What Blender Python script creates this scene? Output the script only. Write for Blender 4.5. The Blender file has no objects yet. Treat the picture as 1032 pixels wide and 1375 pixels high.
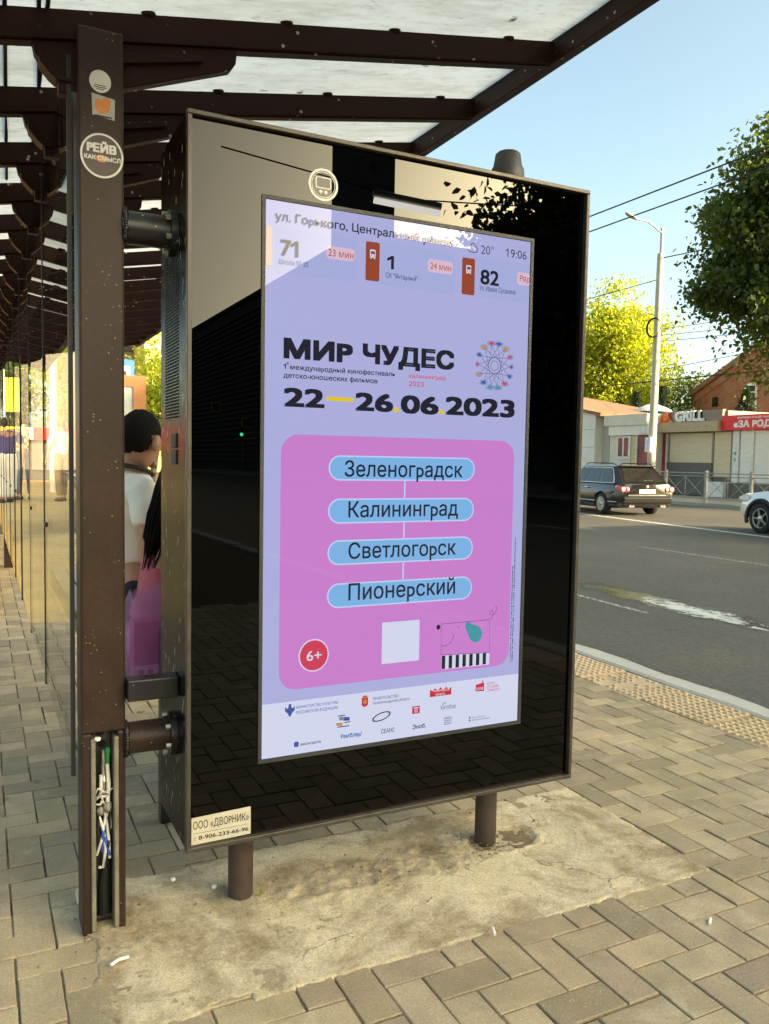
import bpy, bmesh, math, random
import numpy as np
from mathutils import Vector, Matrix, noise
from math import radians, sin, cos, pi

# ------------------------------------------------------------------ camera, world, sun, exposure
scene = bpy.context.scene
COL = scene.collection
EXPO = 2.52
K = 1.0 / 2 ** EXPO                       # screens and lamps are given by how bright they look

cam = bpy.data.cameras.new('camera')
cam_ob = bpy.data.objects.new('camera', cam)
COL.objects.link(cam_ob)
cam.sensor_fit = 'VERTICAL'
cam.sensor_height = 36.0
cam.lens = 28.67
cam.clip_start = 0.05
cam.clip_end = 900
cam_ob.matrix_world = Matrix(((0.89605, 0.01277, -0.44377, 0.0),
                              (-0.44361, 0.06530, -0.89384, 0.0),
                              (0.01757, 0.99778, 0.06417, 1.40),
                              (0, 0, 0, 1)))
scene.camera = cam_ob

SUN_EL, SUN_ROT = radians(18), radians(139)
world = bpy.data.worlds.new('World')
scene.world = world
world.use_nodes = True
wn, wl = world.node_tree.nodes, world.node_tree.links
sky = wn.new('ShaderNodeTexSky')
sky.sky_type = 'NISHITA'
sky.sun_disc = False
sky.sun_elevation = SUN_EL
sky.sun_rotation = SUN_ROT
sky.air_density = 0.6
sky.dust_density = 3.6
sky.ozone_density = 1.2
tint = wn.new('ShaderNodeMix'); tint.data_type = 'RGBA'; tint.blend_type = 'MULTIPLY'
tint.inputs[0].default_value = 1.0
tint.inputs[7].default_value = (1.07, 1.04, 0.75, 1)
wl.new(sky.outputs[0], tint.inputs[6])
wl.new(tint.outputs[2], wn['Background'].inputs[0])
wn['Background'].inputs[1].default_value = 0.11

sun = bpy.data.lights.new('sun', 'SUN')
sun.energy = 2.4
sun.angle = radians(0.5)
sun.color = (1.0, 0.80, 0.52)
sun_ob = bpy.data.objects.new('sun', sun)
COL.objects.link(sun_ob)
sdir = Vector((sin(SUN_ROT) * cos(SUN_EL), cos(SUN_ROT) * cos(SUN_EL), sin(SUN_EL)))
sun_ob.rotation_euler = sdir.to_track_quat('Z', 'Y').to_euler()
sun_ob.location = sdir * 60

vs = scene.view_settings
vs.view_transform = 'Standard'
vs.look = 'None'
vs.exposure = EXPO
vs.gamma = 1.0
scene.render.engine = 'CYCLES'
scene.cycles.use_denoising = True
scene.cycles.max_bounces = 10
scene.cycles.transparent_max_bounces = 24
scene.cycles.sample_clamp_indirect = 6
scene.cycles.caustics_reflective = False
scene.cycles.caustics_refractive = False

# ------------------------------------------------------------------ materials
MATS = {}
class NT:
    def __init__(s, name):
        s.m = bpy.data.materials.new(name); s.m.use_nodes = True
        s.t = s.m.node_tree; s.t.nodes.clear()
        s.out = s.t.nodes.new('ShaderNodeOutputMaterial')
        MATS[name] = s.m
    def n(s, typ, **kw):
        nd = s.t.nodes.new(typ)
        for k, v in kw.items():
            if k.startswith('i_'):
                key = k[2:]; key = int(key) if key.isdigit() else key.replace('_', ' ')
                nd.inputs[key].default_value = v
            else: setattr(nd, k, v)
        return nd
    def l(s, a, b): s.t.links.new(a, b)
    def math(s, op, a, b=None, clamp=False):
        nd = s.n('ShaderNodeMath', operation=op); nd.use_clamp = clamp
        for i, v in enumerate((a, b)):
            if v is None: continue
            if isinstance(v, (int, float)): nd.inputs[i].default_value = v
            else: s.l(v, nd.inputs[i])
        return nd.outputs[0]
    def ramp(s, fac, stops):
        nd = s.n('ShaderNodeValToRGB'); cr = nd.color_ramp
        while len(cr.elements) < len(stops): cr.elements.new(0.5)
        for e, (p, c) in zip(cr.elements, stops):
            e.position = p; e.color = (c, c, c, 1) if isinstance(c, (int, float)) else (*c, 1)
        s.l(fac, nd.inputs[0]); return nd.outputs[0]
    def mix(s, fac, a, b, blend='MIX'):
        nd = s.n('ShaderNodeMix', data_type='RGBA', blend_type=blend)
        for i, v in ((0, fac), (6, a), (7, b)):
            if isinstance(v, (int, float)): nd.inputs[i].default_value = v
            elif isinstance(v, tuple): nd.inputs[i].default_value = (*v, 1)
            else: s.l(v, nd.inputs[i])
        return nd.outputs[2]
    def noise(s, vec, scale, detail=4, rough=.55, dist=0):
        nd = s.n('ShaderNodeTexNoise'); nd.inputs['Scale'].default_value = scale
        nd.inputs['Detail'].default_value = detail; nd.inputs['Roughness'].default_value = rough
        nd.inputs['Distortion'].default_value = dist
        s.l(vec, nd.inputs['Vector']); return nd.outputs[0]

def c4(c): return (c[0], c[1], c[2], 1)

def pbr(name, base, rough=.6, metal=0, var=.18, scale=6, bump=0, bscale=60, specks=0, speck_col=(.5, .47, .38),
        speck_scale=70, spec=.5, coat=0, grime=0, grime_col=(.09, .07, .045), attr=False, stretch=None, micro=0, mscale=160):
    T = NT(name)
    tc = T.n('ShaderNodeTexCoord').outputs['Object']
    if stretch:
        mp = T.n('ShaderNodeMapping'); mp.inputs['Scale'].default_value = stretch; T.l(tc, mp.inputs[0]); tc = mp.outputs[0]
    b = T.n('ShaderNodeBsdfPrincipled')
    T.l(b.outputs[0], T.out.inputs[0])
    n1 = T.noise(tc, scale, 6, .6)
    col = T.mix(T.ramp(n1, [(.3, 0), (.72, 1)]), tuple(x * (1 - var) for x in base), tuple(min(1, x * (1 + var)) for x in base))
    if attr:
        a = T.n('ShaderNodeAttribute', attribute_name='var')
        col = T.mix(1.0, col, a.outputs['Color'], 'MULTIPLY')
    if micro:
        mv = T.ramp(T.noise(tc, mscale, 3, .8), [(.28, 1 - micro), (.5, 1.0), (.75, 1 + micro * .7)])
        col = T.mix(1.0, col, mv, 'MULTIPLY')
    if grime:
        g = T.ramp(T.noise(tc, scale * .45, 8, .7, .6), [(.5, 0), (.68, 1)])
        col = T.mix(T.math('MULTIPLY', g, grime), col, grime_col)
    if specks:
        v = T.n('ShaderNodeTexVoronoi'); v.inputs['Scale'].default_value = speck_scale; T.l(tc, v.inputs['Vector'])
        sp = T.ramp(v.outputs['Distance'], [(.0, 1), (.10 + .1 * specks, 1), (.16 + .12 * specks, 0)])
        gate = T.ramp(T.noise(tc, speck_scale * .35, 2), [(.60 - .12 * specks, 0), (.64 - .12 * specks, 1)])
        col = T.mix(T.math('MULTIPLY', sp, gate), col, speck_col)
    T.l(col, b.inputs['Base Color'])
    b.inputs['Metallic'].default_value = metal
    b.inputs['Specular IOR Level'].default_value = spec
    b.inputs['Coat Weight'].default_value = coat
    b.inputs['Coat Roughness'].default_value = .05
    r = T.math('ADD', T.math('MULTIPLY', T.math('SUBTRACT', n1, .5), .35), rough, True)
    T.l(r, b.inputs['Roughness'])
    if bump:
        bp = T.n('ShaderNodeBump'); bp.inputs['Strength'].default_value = bump; bp.inputs['Distance'].default_value = .01
        T.l(T.noise(tc, bscale, 6, .65), bp.inputs['Height']); T.l(bp.outputs[0], b.inputs['Normal'])
    return T.m

def emit(name, col, k=1.0):
    T = NT(name)
    e = T.n('ShaderNodeEmission'); e.inputs[0].default_value = c4(col); e.inputs[1].default_value = k * K
    T.l(e.outputs[0], T.out.inputs[0]); return T.m

def glossfilm(T, f0):
    """the cover glass: a clear mirror term whose strength follows the viewing angle"""
    g = T.n('ShaderNodeNewGeometry')
    dp = T.n('ShaderNodeVectorMath', operation='DOT_PRODUCT'); T.l(g.outputs['Incoming'], dp.inputs[0]); T.l(g.outputs['Normal'], dp.inputs[1])
    p5 = T.math('POWER', T.math('SUBTRACT', 1.0, T.math('ABSOLUTE', dp.outputs['Value'])), 5.0)
    fr = T.math('ADD', T.math('MULTIPLY', p5, 1 - f0), f0, True)
    gl = T.n('ShaderNodeBsdfGlossy'); gl.inputs['Roughness'].default_value = 0.0; T.l(fr, gl.inputs[0])
    return gl.outputs[0]
F0 = .026
def black_glass(name):
    T = NT(name); T.l(glossfilm(T, F0), T.out.inputs[0]); return T.m

def glass(name, f0=.04, tint_=(.93, .95, .93), rough=0.0, dirt=0.0):
    T = NT(name)
    g = T.n('ShaderNodeNewGeometry')
    dp = T.n('ShaderNodeVectorMath', operation='DOT_PRODUCT'); T.l(g.outputs['Incoming'], dp.inputs[0]); T.l(g.outputs['Normal'], dp.inputs[1])
    c = T.math('ABSOLUTE', dp.outputs['Value'])
    p5 = T.math('POWER', T.math('SUBTRACT', 1.0, c), 5.0)
    fr = T.math('ADD', T.math('MULTIPLY', p5, 1 - f0), f0, True)
    tr = T.n('ShaderNodeBsdfTransparent'); tr.inputs[0].default_value = c4(tint_)
    gl = T.n('ShaderNodeBsdfGlossy'); gl.inputs['Roughness'].default_value = rough
    mx = T.n('ShaderNodeMixShader'); T.l(fr, mx.inputs[0]); T.l(tr.outputs[0], mx.inputs[1]); T.l(gl.outputs[0], mx.inputs[2])
    sh = mx.outputs[0]
    if dirt:
        tc = T.n('ShaderNodeTexCoord').outputs['Object']
        mp = T.n('ShaderNodeMapping'); mp.inputs['Scale'].default_value = (1, 1, .16); T.l(tc, mp.inputs[0])
        d = T.ramp(T.noise(mp.outputs[0], 22, 8, .75), [(.56, 0), (.75, 1)])
        df = T.n('ShaderNodeBsdfDiffuse'); df.inputs[0].default_value = (.5, .46, .38, 1)
        m2 = T.n('ShaderNodeMixShader'); T.l(T.math('MULTIPLY', d, dirt), m2.inputs[0]); T.l(sh, m2.inputs[1]); T.l(df.outputs[0], m2.inputs[2])
        sh = m2.outputs[0]
    T.l(sh, T.out.inputs[0]); return T.m

def leafmat(name, dark, light, trans=.45, tcol=None):
    T = NT(name)
    a = T.n('ShaderNodeAttribute', attribute_name='var')
    sep = T.n('ShaderNodeSeparateColor'); T.l(a.outputs['Color'], sep.inputs[0])
    col = T.mix(sep.outputs[0], dark, light)
    d = T.n('ShaderNodeBsdfPrincipled'); d.inputs['Roughness'].default_value = .5
    T.l(col, d.inputs['Base Color'])
    t = T.n('ShaderNodeBsdfTranslucent')
    if tcol: T.l(T.mix(.6, col, tcol), t.inputs[0])
    else: T.l(col, t.inputs[0])
    mx = T.n('ShaderNodeMixShader'); mx.inputs[0].default_value = trans
    T.l(d.outputs[0], mx.inputs[1]); T.l(t.outputs[0], mx.inputs[2]); T.l(mx.outputs[0], T.out.inputs[0])
    return T.m

# ------------------------------------------------------------------ mesh builder
class MB:
    def __init__(s): s.v = []; s.f = []; s.mi = []; s.sm = []; s.cur = 0
    def add(s, vs_, fs, smooth=False):
        o = len(s.v); s.v += [tuple(v) for v in vs_]
        for f in fs: s.f.append(tuple(i + o for i in f)); s.mi.append(s.cur); s.sm.append(smooth)
        return s
    def box(s, x0, x1, y0, y1, z0, z1, M=None):
        v = [(x0,y0,z0),(x1,y0,z0),(x1,y1,z0),(x0,y1,z0),(x0,y0,z1),(x1,y0,z1),(x1,y1,z1),(x0,y1,z1)]
        if M is not None: v = [M @ Vector(p) for p in v]
        return s.add(v, [(0,3,2,1),(4,5,6,7),(0,1,5,4),(1,2,6,5),(2,3,7,6),(3,0,4,7)])
    def prism(s, poly, d0, d1, axis='y'):
        """polygon (a, b) extruded along an axis: y -> (a, d, b); x -> (d, a, b); z -> (a, b, d)"""
        n = len(poly)
        P = {'y': lambda a, b, d: (a, d, b), 'x': lambda a, b, d: (d, a, b), 'z': lambda a, b, d: (a, b, d)}[axis]
        v = [P(a, b, d0) for a, b in poly] + [P(a, b, d1) for a, b in poly]
        f = [tuple(range(n)), tuple(range(2 * n - 1, n - 1, -1))]
        f += [(i, i + n, (i + 1) % n + n, (i + 1) % n) for i in range(n)]
        return s.add(v, f)
    def tube(s, pts, r, seg=10, caps=True, smooth=True):
        pts = [Vector(p) for p in pts]; n = len(pts)
        rs = r if isinstance(r, (list, tuple)) else [r] * n
        rings = []; up = None
        for i, p in enumerate(pts):
            d = (pts[min(i + 1, n - 1)] - pts[max(i - 1, 0)]).normalized()
            if up is None:
                up = Vector((0, 0, 1)) if abs(d.z) < .9 else Vector((1, 0, 0))
            a = d.cross(up).normalized(); b = a.cross(d).normalized(); up = b
            rings.append([p + (a * cos(2 * pi * k / seg) + b * sin(2 * pi * k / seg)) * rs[i] for k in range(seg)])
        v = [q for R in rings for q in R]
        f = [(i * seg + k, i * seg + (k + 1) % seg, (i + 1) * seg + (k + 1) % seg, (i + 1) * seg + k) for i in range(n - 1) for k in range(seg)]
        s.add(v, f, smooth)
        if caps:
            s.add(rings[0], [tuple(range(seg - 1, -1, -1))]); s.add(rings[-1], [tuple(range(seg))])
        return s
    def lathe(s, prof, c=(0, 0, 0), seg=24, M=None):
        v = []; n = len(prof)
        for r, z in prof:
            for k in range(seg):
                p = Vector((r * cos(2 * pi * k / seg), r * sin(2 * pi * k / seg), z))
                if M is not None: p = M @ p
                v.append(p + Vector(c))
        f = [(i * seg + k, i * seg + (k + 1) % seg, (i + 1) * seg + (k + 1) % seg, (i + 1) * seg + k) for i in range(n - 1) for k in range(seg)]
        return s.add(v, f, True)
    def ball(s, c, r, seg=12, rings=8, fn=None):
        rx, ry, rz = r if isinstance(r, (list, tuple)) else (r, r, r)
        v = []; f = []
        for i in range(rings + 1):
            th = pi * i / rings
            for k in range(seg):
                ph = 2 * pi * k / seg
                p = Vector((rx * sin(th) * cos(ph), ry * sin(th) * sin(ph), rz * cos(th)))
                if fn: p = fn(p)
                v.append(p + Vector(c))
        for i in range(rings):
            for k in range(seg):
                f.append((i * seg + k, (i + 1) * seg + k, (i + 1) * seg + (k + 1) % seg, i * seg + (k + 1) % seg))
        return s.add(v, f, True)
    def quad(s, a, b, c, d): return s.add([a, b, c, d], [(0, 1, 2, 3)])
    def obj(s, name, mats, parent=None, bevel=0, loc=None):
        me = bpy.data.meshes.new(name); me.from_pydata(s.v, [], s.f); me.update()
        me.polygons.foreach_set('use_smooth', s.sm); me.polygons.foreach_set('material_index', s.mi)
        o = bpy.data.objects.new(name, me); COL.objects.link(o)
        for m in (mats if isinstance(mats, (list, tuple)) else [mats]): me.materials.append(MATS[m] if isinstance(m, str) else m)
        if parent is not None:
            o.parent = parent
            o.matrix_parent_inverse = wm(parent).inverted()
        if bevel:
            b = o.modifiers.new('bevel', 'BEVEL'); b.width = bevel; b.segments = 2; b.limit_method = 'ANGLE'; b.angle_limit = radians(40)
        return o

def wm(o):
    m = Matrix.Translation(o.location) @ o.rotation_euler.to_matrix().to_4x4() @ Matrix.Diagonal((*o.scale, 1))
    if o.parent is not None: m = wm(o.parent) @ o.matrix_parent_inverse @ m
    return m

def tag(o, label=None, cat=None, group=None, kind=None):
    if label: o['label'] = label
    if cat: o['category'] = cat
    if group: o['group'] = group
    if kind: o['kind'] = kind
    return o

def thing(name, label, cat, loc=(0, 0, 0), rz=0, group=None):
    o = bpy.data.objects.new(name, None); COL.objects.link(o)
    o.location = loc; o.rotation_euler = (0, 0, rz); o.empty_display_size = .1
    return tag(o, label, cat, group)

def place(o, loc, rz=0):
    o.location = loc; o.rotation_euler = (0, 0, rz)

def copy_tree(o, parent=None):
    c = o.copy(); COL.objects.link(c)
    if parent is not None: c.parent = parent; c.matrix_parent_inverse = o.matrix_parent_inverse.copy()
    for ch in [x for x in bpy.data.objects if x.parent is o]: copy_tree(ch, c)
    return c

def glyph_contours(body):
    cu = bpy.data.curves.new('t', 'FONT'); cu.body = body.replace('\u0420', 'P').replace('\u0440', 'p'); cu.resolution_u = 4; cu.fill_mode = 'NONE'
    ob = bpy.data.objects.new('t', cu); COL.objects.link(ob); bpy.context.view_layer.update()
    me = bpy.data.meshes.new_from_object(ob.evaluated_get(bpy.context.evaluated_depsgraph_get()))
    co = [v.co.copy() for v in me.vertices]; nb = {}
    for e in me.edges:
        a, b = e.vertices; nb.setdefault(a, []).append(b); nb.setdefault(b, []).append(a)
    seen = set(); out = []
    for s0 in sorted(nb):
        if s0 in seen: continue
        loop = [s0]; seen.add(s0); cur = s0
        while True:
            nx = [q for q in nb[cur] if q not in seen]
            if not nx: break
            cur = min(nx) if len(loop) == 1 else nx[0]; seen.add(cur); loop.append(cur)
        if len(loop) > 2: out.append([Vector((co[q].x, co[q].y, 0)) for q in loop])
    bpy.data.objects.remove(ob); bpy.data.curves.remove(cu); bpy.data.meshes.remove(me)
    return out
def area2(c): return sum(c[i].x * c[(i + 1) % len(c)].y - c[(i + 1) % len(c)].x * c[i].y for i in range(len(c)))
def inside(p, c):
    r = False; n = len(c)
    for i in range(n):
        a, b = c[i], c[(i + 1) % n]
        if (a.y > p.y) != (b.y > p.y) and p.x < (b.x - a.x) * (p.y - a.y) / (b.y - a.y) + a.x: r = not r
    return r
def lettering(name, lines, mat, parent, plane, extrude=0):
    """lines: (body, a, b, width, cap height, bold) laid out on a plane; plane maps (a, b, lift) to a point. One mesh.
    Every outline is filled by itself with the counters that lie in it, so overlapping strokes of a letter join up."""
    from mathutils.geometry import tessellate_polygon
    m = MB()
    for body, a, b, w, h, bold in lines:
        cs = glyph_contours(body); holes = []; outer = []
        for c in cs:
            o_ = any(k is not c and abs(area2(k)) > abs(area2(c)) and area2(k) * area2(c) < 0 and inside(c[0], k) for k in cs)
            (holes if o_ else outer).append(c)
        if '1' in body:                      # this face draws 1 as a bare stem: give it its flag
            for c in list(outer):
                xa, xb = min(p.x for p in c), max(p.x for p in c); ya, yb = min(p.y for p in c), max(p.y for p in c)
                if len(c) <= 8 and yb - ya > .66 and xb - xa < .16 and ya > -.02:
                    outer.append([Vector((xa + .02, yb, 0)), Vector((xa - .19, yb - .15, 0)), Vector((xa - .19, yb - .25, 0)), Vector((xa + .02, yb - .11, 0))])
        x0 = min(p.x for c in outer for p in c); x1 = max(p.x for c in outer for p in c)
        sy = h / (CAP + 2 * bold); sx = w / max(1e-6, x1 - x0 + 2 * bold); q = 0
        shifts = [(0, 0)] if not bold else [(-bold, -bold), (bold, -bold), (bold, bold), (-bold, bold), (0, bold), (0, -bold)]
        if len(body) == 1: sx = min(sx, sy * 1.3) 
        for c in outer:
            hs = [k for k in holes if abs(area2(k)) < abs(area2(c)) and inside(k[0], c)]
            tri = tessellate_polygon([c] + hs); P = [p for k in [c] + hs for p in k]
            for du, dv in shifts:
                T_ = lambda p, l: plane(a + (p.x - x0 + bold + du) * sx, b + (p.y + bold + dv) * sy, l)
                q += 1
                m.add([T_(p, extrude + (q % 7) * .00003) for p in P], tri)
                if extrude:
                    n = len(c); m.add([T_(p, 0) for p in c] + [T_(p, extrude) for p in c], [(i, (i + 1) % n, n + (i + 1) % n, n + i) for i in range(n)])
    return m.obj(name, mat, parent)
CAP = 0.729

def disc(cx, cz, rx, rz, n=40): return [(cx + rx * cos(2 * pi * k / n), cz + rz * sin(2 * pi * k / n)) for k in range(n)]
def rrect(x0, x1, z0, z1, r, n=8):
    out = []
    for cx, cz, a0 in ((x1 - r, z1 - r, 0), (x0 + r, z1 - r, 90), (x0 + r, z0 + r, 180), (x1 - r, z0 + r, 270)):
        for k in range(n + 1):
            a = radians(a0 + 90 * k / n); out.append((cx + r * cos(a), cz + r * sin(a)))
    return out
def apply_mods(o):
    dg = bpy.context.evaluated_depsgraph_get(); bpy.context.view_layer.update()
    me = bpy.data.meshes.new_from_object(o.evaluated_get(bpy.context.evaluated_depsgraph_get()))
    o.modifiers.clear(); old = o.data; o.data = me; me.name = o.name
    if old.users == 0: bpy.data.meshes.remove(old)
    return o
rng = random.Random(7)
# ------------------------------------------------------------------ material list
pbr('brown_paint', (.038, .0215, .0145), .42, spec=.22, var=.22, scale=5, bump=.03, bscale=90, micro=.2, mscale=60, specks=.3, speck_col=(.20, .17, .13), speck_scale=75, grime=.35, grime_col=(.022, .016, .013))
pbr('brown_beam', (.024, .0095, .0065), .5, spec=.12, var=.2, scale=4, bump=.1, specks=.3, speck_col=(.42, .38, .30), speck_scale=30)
pbr('cabinet_paint', (.011, .0065, .0038), .16, var=.25, scale=5, bump=.05, bscale=120, stretch=(1, 1, .3), specks=.8, speck_col=(.42, .38, .30), speck_scale=60, spec=.05)
pbr('black_paint', (.012, .011, .011), .35, var=.2, scale=8, specks=.4, speck_col=(.4, .36, .3), speck_scale=60)
pbr('black_rubber', (.010, .010, .010), .6)
pbr('frame_metal', (.075, .062, .050), .38, metal=.3, var=.25, scale=20, bump=.05)
pbr('steel', (.45, .43, .39), .35, metal=.9, var=.2, scale=30)
pbr('lip_metal', (.21, .185, .14), .5, var=.25, scale=14, grime=.5)
black_glass('panel_black')
pbr('rust_pipe', (.055, .034, .026), .55, var=.3, scale=14, bump=.35, bscale=120, grime=.6, grime_col=(.04, .025, .018))
pbr('paver', (.395, .315, .20), .85, var=.20, scale=6, micro=.42, mscale=190, bump=.35, bscale=220, specks=.5, speck_col=(.48, .43, .33), speck_scale=90, attr=True, grime=.55, grime_col=(.27, .215, .135))
pbr('bedding', (.115, .082, .043), .95, var=.35, scale=30, bump=.8, bscale=200)
pbr('granite_kerb', (.47, .455, .40), .8, var=.1, scale=40, bump=.35, bscale=160, specks=.9, speck_col=(.25, .24, .21), speck_scale=150, grime=.25, grime_col=(.3, .27, .2))
pbr('tactile_tile', (.60, .455, .29), .85, var=.14, scale=6, bump=.3, bscale=200, grime=.35, grime_col=(.3, .23, .14), attr=True)
pbr('dark_void', (.006, .006, .006), .8)
pbr('cloth_white', (.92, .88, .82), .9, var=.04, bump=.5, bscale=14)
pbr('skin', (.48, .26, .165), .5, var=.08, scale=20)
pbr('hair_dark', (.009, .0065, .005), .75, var=.5, scale=60, bump=.9, bscale=220, spec=.15)
pbr('hair_red', (.20, .085, .035), .5, var=.3, scale=60, bump=.6, bscale=150)
pbr('trousers_navy', (.016, .018, .035), .85)
pbr('trousers_brown', (.20, .135, .065), .85)
pbr('dress_pink', (.50, .10, .135), .8, var=.15, scale=20, bump=.3, bscale=40)
pbr('shirt_cream', (.72, .66, .45), .85, var=.06)
pbr('shirt_violet', (.10, .08, .22), .85)
pbr('shoe_dark', (.02, .018, .016), .6)
pbr('sticker_white', (.72, .71, .66), .5, var=.06)
pbr('sticker_grey', (.42, .42, .38), .5, var=.2, scale=60)
pbr('sticker_brown', (.055, .028, .022), .4)
pbr('sticker_orange', (.72, .25, .06), .5)
pbr('ink_black', (.02, .02, .02), .6)
pbr('company_card', (.55, .50, .38), .6, var=.06, scale=12)
pbr('icon_print', (.80, .80, .74), .5)
pbr('plastic_grey', (.03, .03, .032), .5, var=.2, bump=.2, bscale=200)
pbr('cable_white', (.72, .69, .60), .5); pbr('cable_green', (.03, .25, .08), .45); pbr('cable_blue', (.04, .10, .42), .45)
pbr('tape_grey', (.22, .20, .17), .4, var=.4, scale=30)

def concrete(name):
    T = NT(name); tc = T.n('ShaderNodeTexCoord').outputs['Object']
    b = T.n('ShaderNodeBsdfPrincipled'); b.inputs['Roughness'].default_value = .9; T.l(b.outputs[0], T.out.inputs[0])
    n1 = T.noise(tc, 2.1, 9, .66, .7); n2 = T.noise(tc, 7, 8, .72); n3 = T.noise(tc, 60, 5, .7)
    c = T.mix(T.ramp(n1, [(.42, 0), (.56, 1)]), (.33, .25, .14), (.66, .555, .37))
    c = T.mix(T.math('MULTIPLY', T.ramp(n2, [(.46, 0), (.66, 1)]), .6), c, (.76, .67, .48))
    c = T.mix(T.math('MULTIPLY', T.ramp(T.noise(tc, 3.3, 8, .7, 1.2), [(.52, 0), (.70, 1)]), .65), c, (.22, .155, .08))
    c = T.mix(T.math('MULTIPLY', T.ramp(n3, [(.55, 0), (.8, 1)]), .45), c, (.12, .095, .06))
    mv = T.ramp(T.noise(tc, 170, 3, .85), [(.28, .55), (.5, 1.0), (.75, 1.3)]); c = T.mix(1.0, c, mv, 'MULTIPLY')
    vo = T.n('ShaderNodeTexVoronoi', feature='DISTANCE_TO_EDGE'); vo.inputs['Scale'].default_value = 3.1
    T.l(T.mix(.22, tc, T.n('ShaderNodeTexNoise', i_Scale=5.0, i_Detail=6.0).outputs['Color']), vo.inputs['Vector'])
    ck = T.math('MULTIPLY', T.ramp(vo.outputs['Distance'], [(.003, 1), (.010, 0)]), T.ramp(T.noise(tc, 1.9, 3), [(.52, 0), (.6, 1)])); c = T.mix(T.math('MULTIPLY', ck, .75), c, (.09, .07, .04))
    a = T.n('ShaderNodeAttribute', attribute_name='var'); c = T.mix(1.0, c, a.outputs['Color'], 'MULTIPLY')
    T.l(c, b.inputs['Base Color'])
    bp = T.n('ShaderNodeBump'); bp.inputs['Strength'].default_value = .8; bp.inputs['Distance'].default_value = .012
    h = T.math('ADD', T.math('MULTIPLY', n3, .4), n2); T.l(h, bp.inputs['Height']); T.l(bp.outputs[0], b.inputs['Normal'])
concrete('old_concrete')

def asphalt(name, base=.060):
    T = NT(name); tc = T.n('ShaderNodeTexCoord').outputs['Object']
    b = T.n('ShaderNodeBsdfPrincipled'); T.l(b.outputs[0], T.out.inputs[0])
    n1 = T.noise(tc, .35, 6, .6); n2 = T.noise(tc, 90, 4, .7)
    mp = T.n('ShaderNodeMapping'); mp.inputs['Scale'].default_value = (1.2, .10, 1); T.l(tc, mp.inputs[0])
    n3 = T.noise(mp.outputs[0], 1.0, 5, .6)
    c = T.mix(T.ramp(n1, [(.3, 0), (.7, 1)]), (base * .88, base * .80, base * .60), (base * 1.30, base * 1.17, base * .88))
    c = T.mix(T.math('MULTIPLY', T.ramp(n3, [(.48, 0), (.7, 1)]), .35), c, (base * .55, base * .52, base * .44))
    c = T.mix(T.math('MULTIPLY', T.ramp(n2, [(.54, 0), (.70, 1)]), .6), c, (.24, .23, .19))
    c = T.mix(1.0, c, T.ramp(T.noise(tc, 26, 5, .85), [(.3, .55), (.5, 1.0), (.72, 1.5)]), 'MULTIPLY')
    c = T.mix(T.math('MULTIPLY', T.ramp(T.noise(tc, 45, 3, .8), [(.56, 0), (.72, 1)]), .5), c, (.03, .028, .022))
    T.l(c, b.inputs['Base Color']); b.inputs['Roughness'].default_value = .72; b.inputs['Specular IOR Level'].default_value = .35
    bp = T.n('ShaderNodeBump'); bp.inputs['Strength'].default_value = .35; bp.inputs['Distance'].default_value = .006
    T.l(n2, bp.inputs['Height']); T.l(bp.outputs[0], b.inputs['Normal'])
asphalt('asphalt', .085)
asphalt('far_asphalt', .13)

def worn_paint(name, col, amount=.5, sc=26):
    T = NT(name); tc = T.n('ShaderNodeTexCoord').outputs['Object']
    b = T.n('ShaderNodeBsdfPrincipled'); b.inputs['Base Color'].default_value = c4(col); b.inputs['Roughness'].default_value = .7
    tr = T.n('ShaderNodeBsdfTransparent'); mx = T.n('ShaderNodeMixShader')
    f = T.ramp(T.noise(tc, sc, 7, .75), [(amount - .08, 0), (amount + .08, 1)])
    T.l(f, mx.inputs[0]); T.l(tr.outputs[0], mx.inputs[1]); T.l(b.outputs[0], mx.inputs[2]); T.l(mx.outputs[0], T.out.inputs[0])
worn_paint('road_paint', (.68, .65, .56), .44)
worn_paint('road_paint_worn', (.60, .58, .52), .52)
def spill(name, col, rough, amount, sc, stretch=(1, .35, 1)):
    T = NT(name); tc = T.n('ShaderNodeTexCoord')
    mp = T.n('ShaderNodeMapping'); mp.inputs['Scale'].default_value = stretch; T.l(tc.outputs['Object'], mp.inputs[0])
    a = T.n('ShaderNodeAttribute', attribute_name='var'); s_ = T.n('ShaderNodeSeparateColor'); T.l(a.outputs['Color'], s_.inputs[0])
    b = T.n('ShaderNodeBsdfPrincipled'); b.inputs['Base Color'].default_value = c4(col); b.inputs['Roughness'].default_value = rough
    tr = T.n('ShaderNodeBsdfTransparent'); mx = T.n('ShaderNodeMixShader')
    n = T.math('ADD', T.noise(mp.outputs[0], sc, 8, .72, .4), T.math('MULTIPLY', T.math('SUBTRACT', s_.outputs[0], .5), .55))
    T.l(T.ramp(n, [(amount - .05, 0), (amount + .05, 1)]), mx.inputs[0])
    T.l(tr.outputs[0], mx.inputs[1]); T.l(b.outputs[0], mx.inputs[2]); T.l(mx.outputs[0], T.out.inputs[0])
spill('wet_film', (.060, .056, .042), .22, .56, 4.2)
spill('milky_film', (.62, .62, .54), .4, .60, 9.0, (1, .45, 1))

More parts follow.
